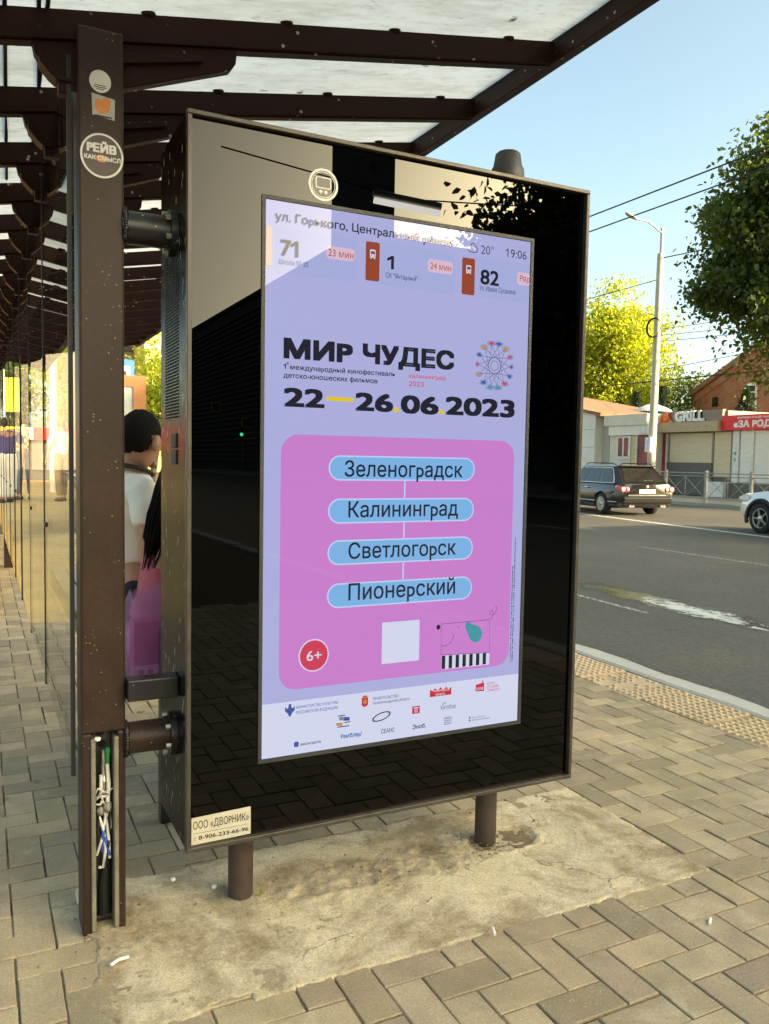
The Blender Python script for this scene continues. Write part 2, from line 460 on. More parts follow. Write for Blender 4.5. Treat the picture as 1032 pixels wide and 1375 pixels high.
def sheet(name):
    """weathered milky roofing: lets the light of the sky through, with dirt and leaf litter lying on it"""
    T = NT(name); tc = T.n('ShaderNodeTexCoord').outputs['Object']
    mp = T.n('ShaderNodeMapping'); mp.inputs['Scale'].default_value = (.28, 1, 1); T.l(tc, mp.inputs[0])
    n1 = T.noise(mp.outputs[0], 13, 9, .75); n2 = T.noise(tc, 1.4, 5, .6); n4 = T.noise(mp.outputs[0], 45, 6, .75)
    c = T.mix(T.ramp(n2, [(.3, 0), (.7, 1)]), (.60, .585, .53), (.70, .70, .685))
    c = T.mix(T.math('MULTIPLY', T.ramp(n1, [(.45, 0), (.68, 1)]), .6), c, (.36, .33, .27))
    c = T.mix(T.math('MULTIPLY', T.ramp(n4, [(.58, 0), (.68, 1)]), .6), c, (.24, .21, .16))
    v = T.n('ShaderNodeTexVoronoi'); v.inputs['Scale'].default_value = 9; T.l(T.mix(.06, tc, T.n('ShaderNodeTexNoise', i_Scale=40.0).outputs['Color']), v.inputs['Vector'])
    spots = T.math('MULTIPLY', T.ramp(v.outputs['Distance'], [(.10, 1), (.16, 0)]), T.ramp(T.noise(tc, 3.2, 2), [(.54, 0), (.56, 1)]))
    c = T.mix(T.math('MULTIPLY', spots, .9), c, (.07, .055, .035))
    t = T.n('ShaderNodeBsdfTranslucent'); T.l(c, t.inputs[0])
    d = T.n('ShaderNodeBsdfDiffuse'); T.l(T.mix(.5, c, (.3, .3, .29)), d.inputs[0])
    m = T.n('ShaderNodeMixShader'); m.inputs[0].default_value = .12; T.l(t.outputs[0], m.inputs[1]); T.l(d.outputs[0], m.inputs[2])
    T.l(m.outputs[0], T.out.inputs[0])
sheet('roof_film')
glass('shelter_glass', .045, (.90, .91, .87), dirt=.22)
glass('display_glass', .034, (.97, .97, .98))
glass('window_glass', .10, (.12, .12, .12))

def setvar(o, cols, domain='POINT'):
    a = o.data.color_attributes.new('var', 'FLOAT_COLOR', domain)
    c = np.ones((len(a.data), 4)); c[:, :3] = np.asarray(cols).reshape(len(a.data), -1); a.data.foreach_set('color', c.ravel())

def haze_pavers():
    m = MATS['paver']; t = m.node_tree; b = [n for n in t.nodes if n.type == 'BSDF_PRINCIPLED'][0]; src = b.inputs['Base Color'].links[0].from_socket
    tc = t.nodes.new('ShaderNodeTexCoord'); nz = t.nodes.new('ShaderNodeTexNoise'); nz.inputs['Scale'].default_value = 4.5; nz.inputs['Detail'].default_value = 9; nz.inputs['Roughness'].default_value = .74; nz.inputs['Distortion'].default_value = .6
    t.links.new(tc.outputs['Object'], nz.inputs[0]); r = t.nodes.new('ShaderNodeValToRGB'); r.color_ramp.elements[0].position = .56; r.color_ramp.elements[1].position = .72; r.color_ramp.elements[1].color = (.55, .55, .55, 1); t.links.new(nz.outputs[0], r.inputs[0])
    mx = t.nodes.new('ShaderNodeMix'); mx.data_type = 'RGBA'; t.links.new(r.outputs[0], mx.inputs[0]); t.links.new(src, mx.inputs[6]); mx.inputs[7].default_value = (.60, .515, .37, 1); t.links.new(mx.outputs[2], b.inputs['Base Color'])
    vo = t.nodes.new('ShaderNodeTexVoronoi'); vo.inputs['Scale'].default_value = 4.2; t.links.new(tc.outputs['Object'], vo.inputs['Vector'])
    r2 = t.nodes.new('ShaderNodeValToRGB'); r2.color_ramp.elements[0].position = .055; r2.color_ramp.elements[0].color = (.6, .6, .6, 1); r2.color_ramp.elements[1].position = .085; r2.color_ramp.elements[1].color = (0, 0, 0, 1); t.links.new(vo.outputs['Distance'], r2.inputs[0])
    m2 = t.nodes.new('ShaderNodeMix'); m2.data_type = 'RGBA'; t.links.new(r2.outputs[0], m2.inputs[0]); t.links.new(mx.outputs[2], m2.inputs[6]); m2.inputs[7].default_value = (.10, .075, .045, 1); t.links.new(m2.outputs[2], b.inputs['Base Color'])
haze_pavers()
# ------------------------------------------------------------------ the setting: ground, kerbs, road
def herringbone(x0, x1, y0, y1, keep):
    A = .1095; ox, oy = 1.165, 1.635; rr = random.Random(3)
    m = MB(); cols = []
    for i in range(int((x0 - ox) / A) - 2, int((x1 - ox) / A) + 2):
        for j in range(int((y0 - oy) / A) - 2, int((y1 - oy) / A) + 2):
            t = (i + j) % 4
            if t == 0: w, h = 2, 1
            elif t == 2: w, h = 1, 2
            else: continue
            xa, ya = ox + i * A, oy + j * A; xb, yb = xa + w * A, ya + h * A
            if xb > x1 > xa + .02: xb = x1
            if xa < x0 or xb > x1 or ya < y0 or yb > y1 or not keep(xa, ya): continue
            g = .0022 + rr.random() * .0014; c = .0026
            xa += g; ya += g; xb -= g; yb -= g
            dx, dy = rr.uniform(-.0012, .0012), rr.uniform(-.0012, .0012); xa += dx; xb += dx; ya += dy; yb += dy
            z = rr.gauss(0, .0012); tx, ty = rr.gauss(0, .004), rr.gauss(0, .004)
            zf = lambda x, y: z + tx * (x - (xa + xb) / 2) + ty * (y - (ya + yb) / 2)
            v = []
            for px, py, dz in ((xa+c, ya+c, 0), (xb-c, ya+c, 0), (xb-c, yb-c, 0), (xa+c, yb-c, 0), (xa, ya, -.0026), (xb, ya, -.0026), (xb, yb, -.0026), (xa, yb, -.0026)):
                v.append((px, py, zf(px, py) + dz))
            v += [(px, py, -.03) for px, py in ((xa, ya), (xb, ya), (xb, yb), (xa, yb))]
            f = [(0, 1, 2, 3)] + [(4 + k, 4 + (k + 1) % 4, (k + 1) % 4, k) for k in range(4)] + [(8 + k, 8 + (k + 1) % 4, 4 + (k + 1) % 4, 4 + k) for k in range(4)]
            m.add(v, f)
            s_ = rr.uniform(.70, 1.14); cols += [(s_, s_ * rr.uniform(.97, 1.01), s_ * rr.uniform(.92, 1.02))] * 12
    return m, cols
pm, pc = herringbone(-3.4, 3.50, -3.0, 15.5, lambda x, y: not (.42 < x < 2.05 and 2.05 < y < 2.5))
pav = tag(pm.obj('pavement', 'paver'), kind='structure'); setvar(pav, pc)
bed = MB(); bed.box(-60, 3.505, -90, 140, -.3, -.0075); tag(bed.obj('pavement_bedding', 'bedding'), kind='structure')

def joint_sand():
    x0, x1, y0, y1, st = -.6, 3.5, .5, 4.6, .022; nx, ny = int((x1 - x0) / st), int((y1 - y0) / st)
    v = [(x0 + st * i, y0 + st * j, -.0055 + .0055 * noise.noise(((x0 + st * i) * 7, (y0 + st * j) * 7, 4)) + .003 * noise.noise(((x0 + st * i) * 31, (y0 + st * j) * 31, 4))) for j in range(ny + 1) for i in range(nx + 1)]
    m = MB(); m.add(v, [(j*(nx+1)+i, j*(nx+1)+i+1, (j+1)*(nx+1)+i+1, (j+1)*(nx+1)+i) for j in range(ny) for i in range(nx)], True); tag(m.obj('sand', 'joint_sand'), kind='structure')
pbr('joint_sand', (.20, .150, .085), .95, var=.4, scale=25, micro=.4, mscale=200)
joint_sand()
# tactile strip of studded slabs and the granite kerb run slightly askew of the shelter
def kx(y): return 3.905 + .030 * (y - 3.2)
tm = MB(); tcol = []; rr = random.Random(5)
for k in range(-12, 26):
    ya = 3.128 + (k) * .513; yb = ya + .490; xo = rr.uniform(-.008, .008); zt = rr.uniform(-.004, .003)
    xl, xr = 3.515 + .012 * (ya - 3.2) + xo, kx(ya) - .012 + xo
    base = (rr.uniform(.84, 1.12)); n0 = len(tm.v)
    worn = (k == 1)
    tm.prism([(xl, ya), (xr, ya + .006), (xr + .01, yb), (xl + .005, yb - .004)], -.05, -.006 + zt, 'z')
    if -3 <= k <= 8:
        for a in range(8):
            for b in range(10):
                if worn and rr.random() < .5 and 2 < b < 10: continue
                x = xl + .026 + (xr - xl - .05) * a / 7 ; y = ya + .026 + .438 * b / 9
                w, h = .0155, .0185
                tm.add([(x-w, y-h, -.006+zt), (x+w, y-h, -.006+zt), (x+w, y+h, -.006+zt), (x-w, y+h, -.006+zt),
                        (x-w*.62, y-h*.62, .002+zt), (x+w*.62, y-h*.62, .002+zt), (x+w*.62, y+h*.62, .002+zt), (x-w*.62, y+h*.62, .002+zt)],
                       [(4,5,6,7),(0,1,5,4),(1,2,6,5),(2,3,7,6),(3,0,4,7)])
    tcol += [(base, base * rr.uniform(.97, 1.0), base * rr.uniform(.9, 1.0))] * (len(tm.v) - n0)
o = tag(tm.obj('tactile_paving', 'tactile_tile'), kind='structure'); setvar(o, tcol)

km = MB(); y = -30.0; rr = random.Random(11)
while y < 70:
    L = rr.choice((.98, 1.0, 1.02)); nseg = 14 if -2 < y < 9 else 2
    top = rr.uniform(-.012, .010); xo = rr.uniform(-.02, .015); wv = []
    for i in range(nseg + 1):
        yy = y + .006 + (L - .012) * i / nseg
        e = sin(pi * min(1, max(0, i / nseg)))
        xr = kx(yy) + .20 + .03 * e + xo + .018 * noise.noise((yy * 2.3, 1, 0)); xl = kx(yy) + .004 + .006 * noise.noise((yy * 3, 5, 0))
        zt = .012 + top + .006 * noise.noise((yy * 5, 9, 0))
        wv += [(xl, yy, -.14), (xl, yy, zt - .012), (xl + .02, yy, zt), (xr - .035, yy, zt - .004), (xr - .008, yy, zt - .018), (xr + .008, yy, -.2)]
    f = [(i*6+k, (i+1)*6+k, (i+1)*6+k+1, i*6+k+1) for i in range(nseg) for k in range(5)]
    n = nseg * 6; f += [(0,1,2,3,4,5), (n+5,n+4,n+3,n+2,n+1,n)]
    km.add(wv, f); y += L
tag(km.obj('kerb', 'granite_kerb'), kind='structure')

RZ = -.125
rm = MB(); rm.add([(3.6, -90, RZ), (60, -90, RZ), (60, 150, RZ), (3.6, 150, RZ)], [(0, 1, 2, 3)])
tag(rm.obj('road', 'asphalt'), kind='structure')
gm = MB(); gm.add([(-500, -500, -.32), (600, -500, -.32), (600, 600, -.32), (-500, 600, -.32)], [(0, 1, 2, 3)])
tag(gm.obj('ground', 'far_asphalt'), kind='structure')
def strip(p, q, w, z=RZ + .004, n=1, ext0=0, ext1=0):
    p, q = Vector((*p, 0)), Vector((*q, 0)); d = (q - p).normalized(); nn = Vector((-d.y, d.x, 0)) * w / 2
    p = p - d * ext0; q = q + d * ext1
    return [(*(p + nn).xy, z), (*(p - nn).xy, z), (*(q - nn).xy, z), (*(q + nn).xy, z)]
lm = MB()
lm.quad(*strip((15.21, 12.01), (15.88, 16.86), .20, ext0=30, ext1=60))
tag(lm.obj('road_marking', 'road_paint'), kind='structure')
lm = MB(); lm.quad(*strip((10.85, 8.55), (10.90, 11.18), .075, ext0=20, ext1=.2)); lm.quad(*strip((6.10, 6.2), (6.20, 8.0), .06, ext0=0, ext1=3))
tag(lm.obj('road_marking', 'road_paint_worn'), kind='structure')
def film(name, mat, cx, cy, rx, ry, rot, z):
    m = MB(); v = [(cx, cy, z)]; c = [1.0]; N = 48; R = 6
    for r in range(1, R + 1):
        for k in range(N):
            a = 2 * pi * k / N; x, y = rx * r / R * cos(a), ry * r / R * sin(a)
            v.append((cx + x * cos(rot) - y * sin(rot), cy + x * sin(rot) + y * cos(rot), z)); c.append(1 - r / R)
    f = [(0, 1 + k, 1 + (k + 1) % N) for k in range(N)]
    f += [(1 + (r-1)*N + k, 1 + r*N + k, 1 + r*N + (k+1) % N, 1 + (r-1)*N + (k+1) % N) for r in range(1, R) for k in range(N)]
    m.add(v, f); o = tag(m.obj(name, mat), kind='structure'); setvar(o, [(q, q, q) for q in c])
film('puddle', 'wet_film', 6.70, 6.6, .62, 2.9, radians(-4), RZ + .004)
film('spill_stain', 'milky_film', 6.66, 6.1, .50, 2.0, radians(-4), RZ + .008)

# old concrete footing patched into the pavers round the display
def slab():
    x0, x1, y0, y1 = .23, 2.27, 1.925, 2.74; NX, NY = 240, 110
    v = []; col = []
    for j in range(NY + 1):
        for i in range(NX + 1):
            x = x0 + (x1 - x0) * i / NX; y = y0 + (y1 - y0) * j / NY
            d = min(x - x0, x1 - x, y - y0, y1 - y) + .012 * noise.noise((x * 6, y * 6, 3)) + .010 * noise.noise((x * 23, y * 23, 8)) + .004 * noise.noise((x * 70, y * 70, 2))
            if x < .62: d += .05 * noise.noise((x * 4, y * 5, 4)) + .02 * noise.noise((x * 16, y * 15, 4)) - .012
            e = min(1, max(0, (d - .012) / .012)); h = -.016 + .0195 * e
            h += (.0035 * noise.noise((x * 3, y * 3, 0)) + .0020 * noise.noise((x * 11, y * 11, 1)) + .0016 * noise.noise((x * 34, y * 34, 2)) + .0009 * noise.noise((x * 90, y * 90, 2))) * e
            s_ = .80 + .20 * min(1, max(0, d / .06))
            r = math.hypot((x - 1.735) / .155, (y - 2.43) / .085) + .30 * noise.noise((x * 10, y * 10, 5)) + .12 * noise.noise((x * 30, y * 30, 5))
            if r < 1: h -= .0065 * min(1, (1 - r) * 7) - .004 * noise.noise((x * 40, y * 40, 9)); s_ *= .80
            elif r < 1.16: h += .004
            r2 = math.hypot((x - 1.22) / .46, (y - 2.42) / .13) + .35 * noise.noise((x * 6, y * 9, 7))
            if r2 < 1: h += .011 * noise.noise((x * 20, y * 20, 6)) * min(1, (1 - r2) * 3) + .004 * noise.noise((x * 55, y * 55, 6)); s_ *= 1 - .26 * min(1, (1 - r2) * 3)
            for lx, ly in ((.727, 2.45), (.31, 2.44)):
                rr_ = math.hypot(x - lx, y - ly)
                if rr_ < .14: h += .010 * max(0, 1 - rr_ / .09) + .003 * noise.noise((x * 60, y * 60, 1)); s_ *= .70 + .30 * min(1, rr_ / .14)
            v.append((x, y, h)); col.append((s_, s_ * .985, s_ * .95))
    f = [(j*(NX+1)+i, j*(NX+1)+i+1, (j+1)*(NX+1)+i+1, (j+1)*(NX+1)+i) for j in range(NY) for i in range(NX)]
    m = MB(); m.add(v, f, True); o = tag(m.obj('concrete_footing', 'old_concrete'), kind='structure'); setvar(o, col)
slab()
# litter
def litter(name, label, cat, pts, r, mat, group=None, seg=8):
    m = MB(); m.tube(pts, r, seg); return tag(m.obj(name, mat), label, cat, group)
pbr('filter_white', (.80, .79, .74), .8)
litter('cigarette_butt', 'white cigarette butt lying at the foot of the brown post', 'cigarette butt', [(.302, 2.235, .014), (.325, 2.25, .014), (.352, 2.252, .014)], .0045, 'filter_white', 'cigarette butts')
litter('cigarette_butt', 'white cigarette butt at the edge of the concrete footing', 'cigarette butt', [(1.337, 1.915, .014), (1.350, 1.945, .016)], .004, 'filter_white', 'cigarette butts')
litter('cigarette_butt', 'white cigarette butt lying on the open herringbone pavers', 'cigarette butt', [(1.975, 1.70, .006), (2.00, 1.72, .006)], .004, 'filter_white', 'cigarette butts')
pbr('grit', (.26, .20, .125), .9, var=.5, scale=40)
def pebbles():
    m = MB(); r = random.Random(4)
    for k in range(150):
        x = r.uniform(.2, 2.2); y = r.uniform(1.95, 2.7); s_ = r.uniform(.0015, .0045)
        m.ball((x, y, .012), (s_ * .6, s_ * .6, s_ * .4), 6, 4)
    for k in range(120):
        a = r.uniform(0, 2 * pi); d = abs(r.gauss(0, .10)); cx, cy = r.choice(((1.66, 2.43), (.74, 2.44), (.32, 2.42), (1.2, 2.4)))
        s_ = r.uniform(.002, .006); m.ball((cx + d * cos(a) * 1.3, cy + d * sin(a), .006), (s_, s_ * .8, s_ * .7), 6, 4)
    tag(m.obj('gravel', 'grit'), 'loose grit lying on the concrete footing', 'gravel', kind='stuff')
    for x, y, l in ((.66, 2.52, 'small pale pebble nearest the left leg of the display'), (.55, 2.62, 'pale pebble behind the left leg of the display')):
        p = MB(); p.ball((x, y, .014), (.009, .007, .007), 8, 6); tag(p.obj('pebble', 'filter_white'), l, 'pebble')
pebbles()
pbr('weed_green', (.34, .36, .03), .6)
m = MB(); r_ = random.Random(6)
for k in range(9):
    a = r_.uniform(-1.6, 1.2); L = r_.uniform(.012, .026); b = Vector((.775, 2.415, .008)); d = Vector((cos(a) * L, sin(a) * L, r_.uniform(.012, .026))); q = Vector((-sin(a), cos(a), 0)) * .0035
    m.add([b, b + d * .6 + q, b + d, b + d * .6 - q], [(0, 1, 2, 3)])
tag(m.obj('weed', 'weed_green'), 'tiny yellow-green weed sprouting at the foot of the left display leg', 'weed')
# ------------------------------------------------------------------ the bus shelter
S = thing('bus_shelter', 'long brown steel bus shelter with milky roof sheets and a glass wall', 'bus shelter', (.31, 2.48, 0))
PX0, PX1, PY0, PY1 = .250, .371, 2.42, 2.54
def roof_z(x): return 2.508 + .183 * (x - .123)      # underside of the cross beams
BY = [1.95 + .53 * k for k in range(0, 18)]          # cross beams
BY = [y for y in BY]
XL, XR = -.26, 1.86
ang = math.atan(.183)
for k, yb in enumerate(BY):
    m = MB()
    y0, y1 = yb - .03, yb + .03
    m.prism([(XL, roof_z(XL)), (XR, roof_z(XR)), (XR, roof_z(XR) + .078), (XL, roof_z(XL) + .078)], y0, y1)
    m.prism([(XL, roof_z(XL) - .004), (XR, roof_z(XR) - .004), (XR, roof_z(XR) - .0005), (XL, roof_z(XL) - .0005)], y0 + .012, y1 - .012)
    rr = random.Random(k)
    for q in range(5):
        x = XL + .25 + q * .42 + rr.uniform(-.05, .05); m.ball((x, y0 + .004, roof_z(x) + .081), (.022, .012, .013), 10, 6)
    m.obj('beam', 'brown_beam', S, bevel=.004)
    if k == 0: continue
    # gusset brackets on both sides of the wall line
    m = MB(); zt = lambda x: roof_z(x) - .001
    m.prism([(PX1 - .01, zt(PX1)), (.705, zt(.705)), (.700, zt(.70) - .042), (.685, zt(.685) - .060), (PX1 - .01, 2.425)], yb - .020, yb + .020)
    m.prism([(PX1 - .01, zt(PX1) - .032), (.60, zt(.60) - .030), (.60, zt(.60) - .046), (PX1 - .01, zt(PX1) - .062)], yb - .034, yb - .0205)
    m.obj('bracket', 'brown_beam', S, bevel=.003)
    m = MB()
    m.prism([(.262, zt(.262)), (.140, zt(.14)), (.146, zt(.14) - .03), (.160, zt(.16) - .055), (.182, 2.434), (.196, 2.424), (.262, 2.42)], yb - .020, yb + .020)
    m.prism([(.150, zt(.15) - .020), (.158, zt(.16) - .058), (.183, 2.428), (.198, 2.416), (.255, 2.412), (.255, 2.424), (.2, 2.428), (.186, 2.440), (.166, zt(.16) - .052), (.158, zt(.15) - .020)], yb - .030, yb + .030)
    m.box(.205, .232, yb - .02, yb + .02, 2.385, 2.420)
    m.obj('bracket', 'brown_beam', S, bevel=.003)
# edge beams, header over the wall
m = MB(); ze = roof_z(XR)
m.prism([(XR, ze + .004), (XR + .052, ze + .012), (XR + .052, ze + .030), (XR + .02, ze + .030), (XR + .02, ze + .10), (XR, ze + .095)], 1.30, 11.3)
m.obj('edge_beam', 'brown_beam', S, bevel=.003)
m = MB(); zl = roof_z(XL)
m.prism([(XL, zl - .002), (XL, zl + .08), (XL - .05, zl + .075), (XL - .05, zl - .008)], 1.30, 11.3)
m.obj('edge_beam', 'brown_beam', S, bevel=.003)
m = MB(); m.box(.262, .362, 2.545, 11.2, 2.40, 2.545); m.obj('header_beam', 'brown_beam', S, bevel=.004)
# roof sheets, one per bay, slightly ribbed
edges = [1.34] + BY + [11.25]
for a, b in zip(edges[:-1], edges[1:]):
    m = MB(); n = 10
    if b - a < .05: continue
    rr = random.Random(int(a * 100))
    xs = [XL - .03 + (XR + .02 - XL + .03) * i / 12 for i in range(13)]; ys = [a + (b - a) * j / n for j in range(n + 1)]
    top = []; bot = []
    for yy in ys:
        for x in xs:
            sag = -.006 * sin(pi * (yy - a) / (b - a)) + .003 * noise.noise((x * 2, yy * 2, 0))
            bot.append((x, yy, roof_z(x) + .086 + sag)); top.append((x, yy, roof_z(x) + .092 + sag))
    nx = 13; o_ = len(bot)
    f = [(j*nx+i, (j+1)*nx+i, (j+1)*nx+i+1, j*nx+i+1) for j in range(n) for i in range(12)]
    m.add(bot, f, True)
    m.obj('roof_sheet', 'roof_film', S)
# dark cables lying on the roof behind the wall line
m = MB()
for x, sl in ((-.02, .05), (.06, .03), (.13, .06), (.17, .02)):
    m.tube([(x + sl * (yy - 2), yy, roof_z(x + sl * (yy - 2)) + .083) for yy in (2.0, 3.0, 4.0)], .006, 6)
m.obj('roof_cable', 'black_rubber', S)
# posts of the wall
def post_mesh(yc, hatch=False):
    m = MB(); y0, y1 = yc - .06, yc + .06; zt = roof_z(.31) + .02
    if not hatch:
        m.box(PX0, PX1, y0, y1, 0, zt)
    else:
        hx0, hx1, hz0, hz1 = .278, .346, .03, .60
        m.box(PX0, PX1, y0, y1, hz1, zt)                                   # above the hatch
        m.box(PX0, hx0, y0, y1, 0, hz1); m.box(hx1, PX1, y0, y1, 0, hz1)   # cheeks
        m.box(hx0, hx1, y0 + .085, y1, 0, hz1)                             # back of the channel
        m.box(hx0, hx1, y0 + .05, y0 + .085, 0, hz0)
    return m
for k, yc in enumerate((2.48, 10.96)):
    p = post_mesh(yc, k == 0).obj('post', 'brown_paint', S, bevel=.007)
    if k == 0: POST = p
# stickers and the open cable hatch on the first post
FY = PY0
pl = lambda a, b, l: (a, FY - .0012 - l, b)
m = MB(); m.prism(disc(.3085, 2.420, .0285, .0300, 32), FY - .0010, FY); st = m.obj('sticker', 'sticker_white', POST)
m = MB()
for z, w in ((2.408, .015), (2.403, .017), (2.398, .010)): m.box(.3085 - w, .3085 + w, FY - .0014, FY - .0011, z, z + .002)
m.obj('sticker_print', 'ink_black', st)
m = MB(); m.prism([(.288, 2.328), (.346, 2.322), (.347, 2.378), (.286, 2.386)], FY - .0010, FY); st = m.obj('sticker', 'sticker_grey', POST)
m = MB(); m.prism(disc(.314, 2.352, .019, .018, 20), FY - .0014, FY - .001); m.prism(disc(.324, 2.366, .013, .013, 16), FY - .0018, FY - .0014); m.prism(disc(.304, 2.362, .009, .012, 14), FY - .0018, FY - .0014); m.obj('sticker_print', 'sticker_orange', st)
m = MB(); m.box(.292, .340, FY - .0014, FY - .0011, 2.3255, 2.3295); m.obj('sticker_print', 'ink_black', st)
m = MB(); m.prism(disc(.3125, 2.222, .0570, .0600, 48), FY - .0010, FY); st = m.obj('sticker', 'sticker_white', POST)
m = MB(); m.prism(disc(.3125, 2.222, .0515, .0545, 48), FY - .0016, FY - .0010); sb = m.obj('sticker_field', 'sticker_brown', st)
m = MB(); m.prism(disc(.311, 2.214, .016, .010, 20), FY - .0019, FY - .0016); m.obj('sticker_glow', 'sticker_orange', st)
lettering('sticker_lettering', [('РЕЙВ', .2725, 2.229, .078, .025, .05), ('КАК СМЫСЛ', .2655, 2.2085, .096, .0125, .03)], 'sticker_white', st, lambda a, b, l: (a, FY - .0022 - l, b))
pbr('hatch_grime', (.085, .085, .062), .8, var=.6, scale=22, bump=.4)
# hatch: folded lips, dark channel, cables
for x0, x1 in ((.274, .2875), (.3375, .351)):
    m = MB(); m.box(x0, x1, FY - .006, FY + .055, .012, .585); m.obj('hatch_lip', 'lip_metal', POST, bevel=.004)
m = MB(); m.box(.2876, .3374, FY + .078, FY + .0845, .02, .598); m.obj('hatch_lining', 'hatch_grime', POST)
m = MB(); m.lathe([(.0001, 0), (.008, .004), (.010, .010), (.006, .014)], (.292, FY - .006, .577), 10); m.obj('mount_bolt', 'filter_white', POST)
m = MB(); m.tube([(.318, FY + .06, .03), (.316, FY + .055, .12), (.321, FY + .05, .20)], [.019, .018, .012], 10); m.obj('cable_sleeve', 'black_rubber', POST)
cb = [('cable_white', [(.323, .50), (.325, .44), (.322, .40), (.324, .36)], .0060), ('cable_green', [(.3230, .545), (.3238, .498)], .0075),
      ('cable_white', [(.298, .19), (.312, .185), (.316, .25), (.309, .31), (.300, .34), (.304, .366), (.315, .362), (.318, .335)], .0046),
      ('cable_white', [(.293, .225), (.304, .275), (.313, .315), (.320, .352)], .0042), ('cable_blue', [(.309, .235), (.308, .29), (.315, .325), (.322, .352)], .0050),
      ('cable_white', [(.328, .215), (.324, .28), (.320, .33), (.327, .372)], .0044), ('cable_white', [(.303, .425), (.304, .47)], .0052),
      ('cable_blue', [(.328, .225), (.321, .25), (.313, .285)], .004), ('black_rubber', [(.318, .20), (.322, .26), (.328, .31), (.326, .36)], .005), ('black_rubber', [(.297, .26), (.295, .31), (.300, .35)], .004),
      ('cable_white', [(.313, .45), (.309, .49), (.314, .53)], .0035), ('tape_grey', [(.313, .405), (.310, .47), (.312, .54)], .0045), ('cable_white', [(.333, .30), (.330, .345), (.322, .39)], .003)]
for mt, pts, r in cb:
    m = MB(); m.tube([(x, FY + .022 + .012 * sin(40 * z + 60 * x), z) for x, z in pts], r, 8); m.obj('cable', mt, POST)
m = MB(); m.prism(disc(.312, .545, .011, .010, 16), FY + .070, FY + .0775); m.prism(disc(.309, .578, .011, .009, 16), FY + .070, FY + .0775); m.obj('cable_hole', 'dark_void', POST)
m = MB()
for q in range(14):
    r = random.Random(q); x, z = r.uniform(.297, .330), r.uniform(.385, .425)
    m.tube([(x, FY + .02, z), (x + r.uniform(-.014, .014), FY + .004, z + r.uniform(-.006, .02)), (x + r.uniform(-.02, .02), FY + .025, z + r.uniform(-.02, .01))], .0030, 6)
m.obj('wire_bundle', 'cable_white', POST)
m = MB(); m.ball((.322, FY + .018, .372), (.014, .014, .016), 10, 8, lambda p: p * (1 + .3 * noise.noise(p * 120))); m.ball((.303, FY + .02, .362), (.012, .012, .014), 10, 8, lambda p: p * (1 + .3 * noise.noise(p * 130))); m.obj('tape_knot', 'tape_grey', POST)
# glass wall panes
y = 2.466; k = 0
while y < 10.9:
    L = 1.045; rr = random.Random(k + 20); t = radians(rr.uniform(-.22, .22)) if k else 0
    def gp(yy, off, z): return (.232 + off + (yy - (y + L / 2)) * t, yy, z)
    m = MB(); ya, yb = y + .010, y + L - .002
    v = [gp(ya, -.004, .49), gp(yb, -.004, .49), gp(yb, -.004, 2.475), gp(ya, -.004, 2.475)]
    m.add(v, [(0, 1, 2, 3)]); g = m.obj('glass_pane', 'shelter_glass', S)
    e = .008 if k == 0 else (.005 if k == 1 else .0025)
    m = MB(); m.box(.2255, .2375, y - e, y + e, .47, 2.49); m.obj('pane_edge', 'black_rubber', g)
    yy = y + L - .10
    m = MB(); m.box(.2335, .250, yy - .007, yy + .007, 1.10, 1.15); m.tube([(.2315, yy, 1.125), (.222, yy, 1.125)], .010, 10); m.obj('pane_clamp', 'black_paint', g)
    y += L; k += 1

# ------------------------------------------------------------------ the digital display
D = thing('digital_display', 'tall black outdoor screen cabinet on two pipe legs showing a pink festival poster', 'digital display', (1.21, 2.45, 0))
CX0, CX1, CY0, CY1, CZ0, CZ1 = .518, 1.905, 2.28, 2.655, .262, 2.340
m = MB(); m.box(CX0, CX1, CY0 + .022, CY1, CZ0, CZ1); body = m.obj('cabinet', 'cabinet_paint', D, bevel=.004)
m = MB(); w = .011; q = .0008
m.box(CX0 - .002, CX1 + .002, CY0, CY0 + .0215, CZ1 - w, CZ1 + .002); m.box(CX0 - .002, CX1 + .002, CY0, CY0 + .0215, CZ0 - .002, CZ0 + w)
m.box(CX0 - .002, CX0 + w, CY0, CY0 + .0215, CZ0 + w + q, CZ1 - w - q); m.box(CX1 - w, CX1 + .002, CY0, CY0 + .0215, CZ0 + w + q, CZ1 - w - q)
m.obj('front_frame', 'frame_metal', D, bevel=.002)
m = MB(); m.box(CX0 + w + .001, CX1 - w - .001, CY0 + .0175, CY0 + .0215, CZ0 + w + .001, CZ1 - w - .001); m.obj('front_glass', 'panel_black', D)
for x in (.727, 1.655):
    m = MB(); m.tube([(x, 2.45, -.03), (x, 2.45, CZ0 + .01)], .0395, 28); lg = m.obj('leg', 'rust_pipe', D)
# cap on top
m = MB(); m.lathe([(.0, .147), (.036, .147), (.044, .140), (.051, .098), (.057, .088), (.060, .060), (.060, .0), (.0, .0)], (1.683, 2.46, CZ1), 32); m.obj('antenna_cap', 'plastic_grey', D)
# side grille, sockets
m = MB()
for c in range(6):
    for r in range(52):
        y0 = 2.395 + c * .0325; z0 = 1.512 + r * .0094
        m.box(CX0 - .0012, CX0 + .006, y0, y0 + .0235, z0, z0 + .0052)
m.obj('vent_grille', 'dark_void', body)
for z in (1.423, 1.375):
    m = MB(); m.box(CX0 - .004, CX0 + .01, 2.418, 2.482, z, z + .043); m.obj('socket_cover', 'black_rubber', body, bevel=.002)
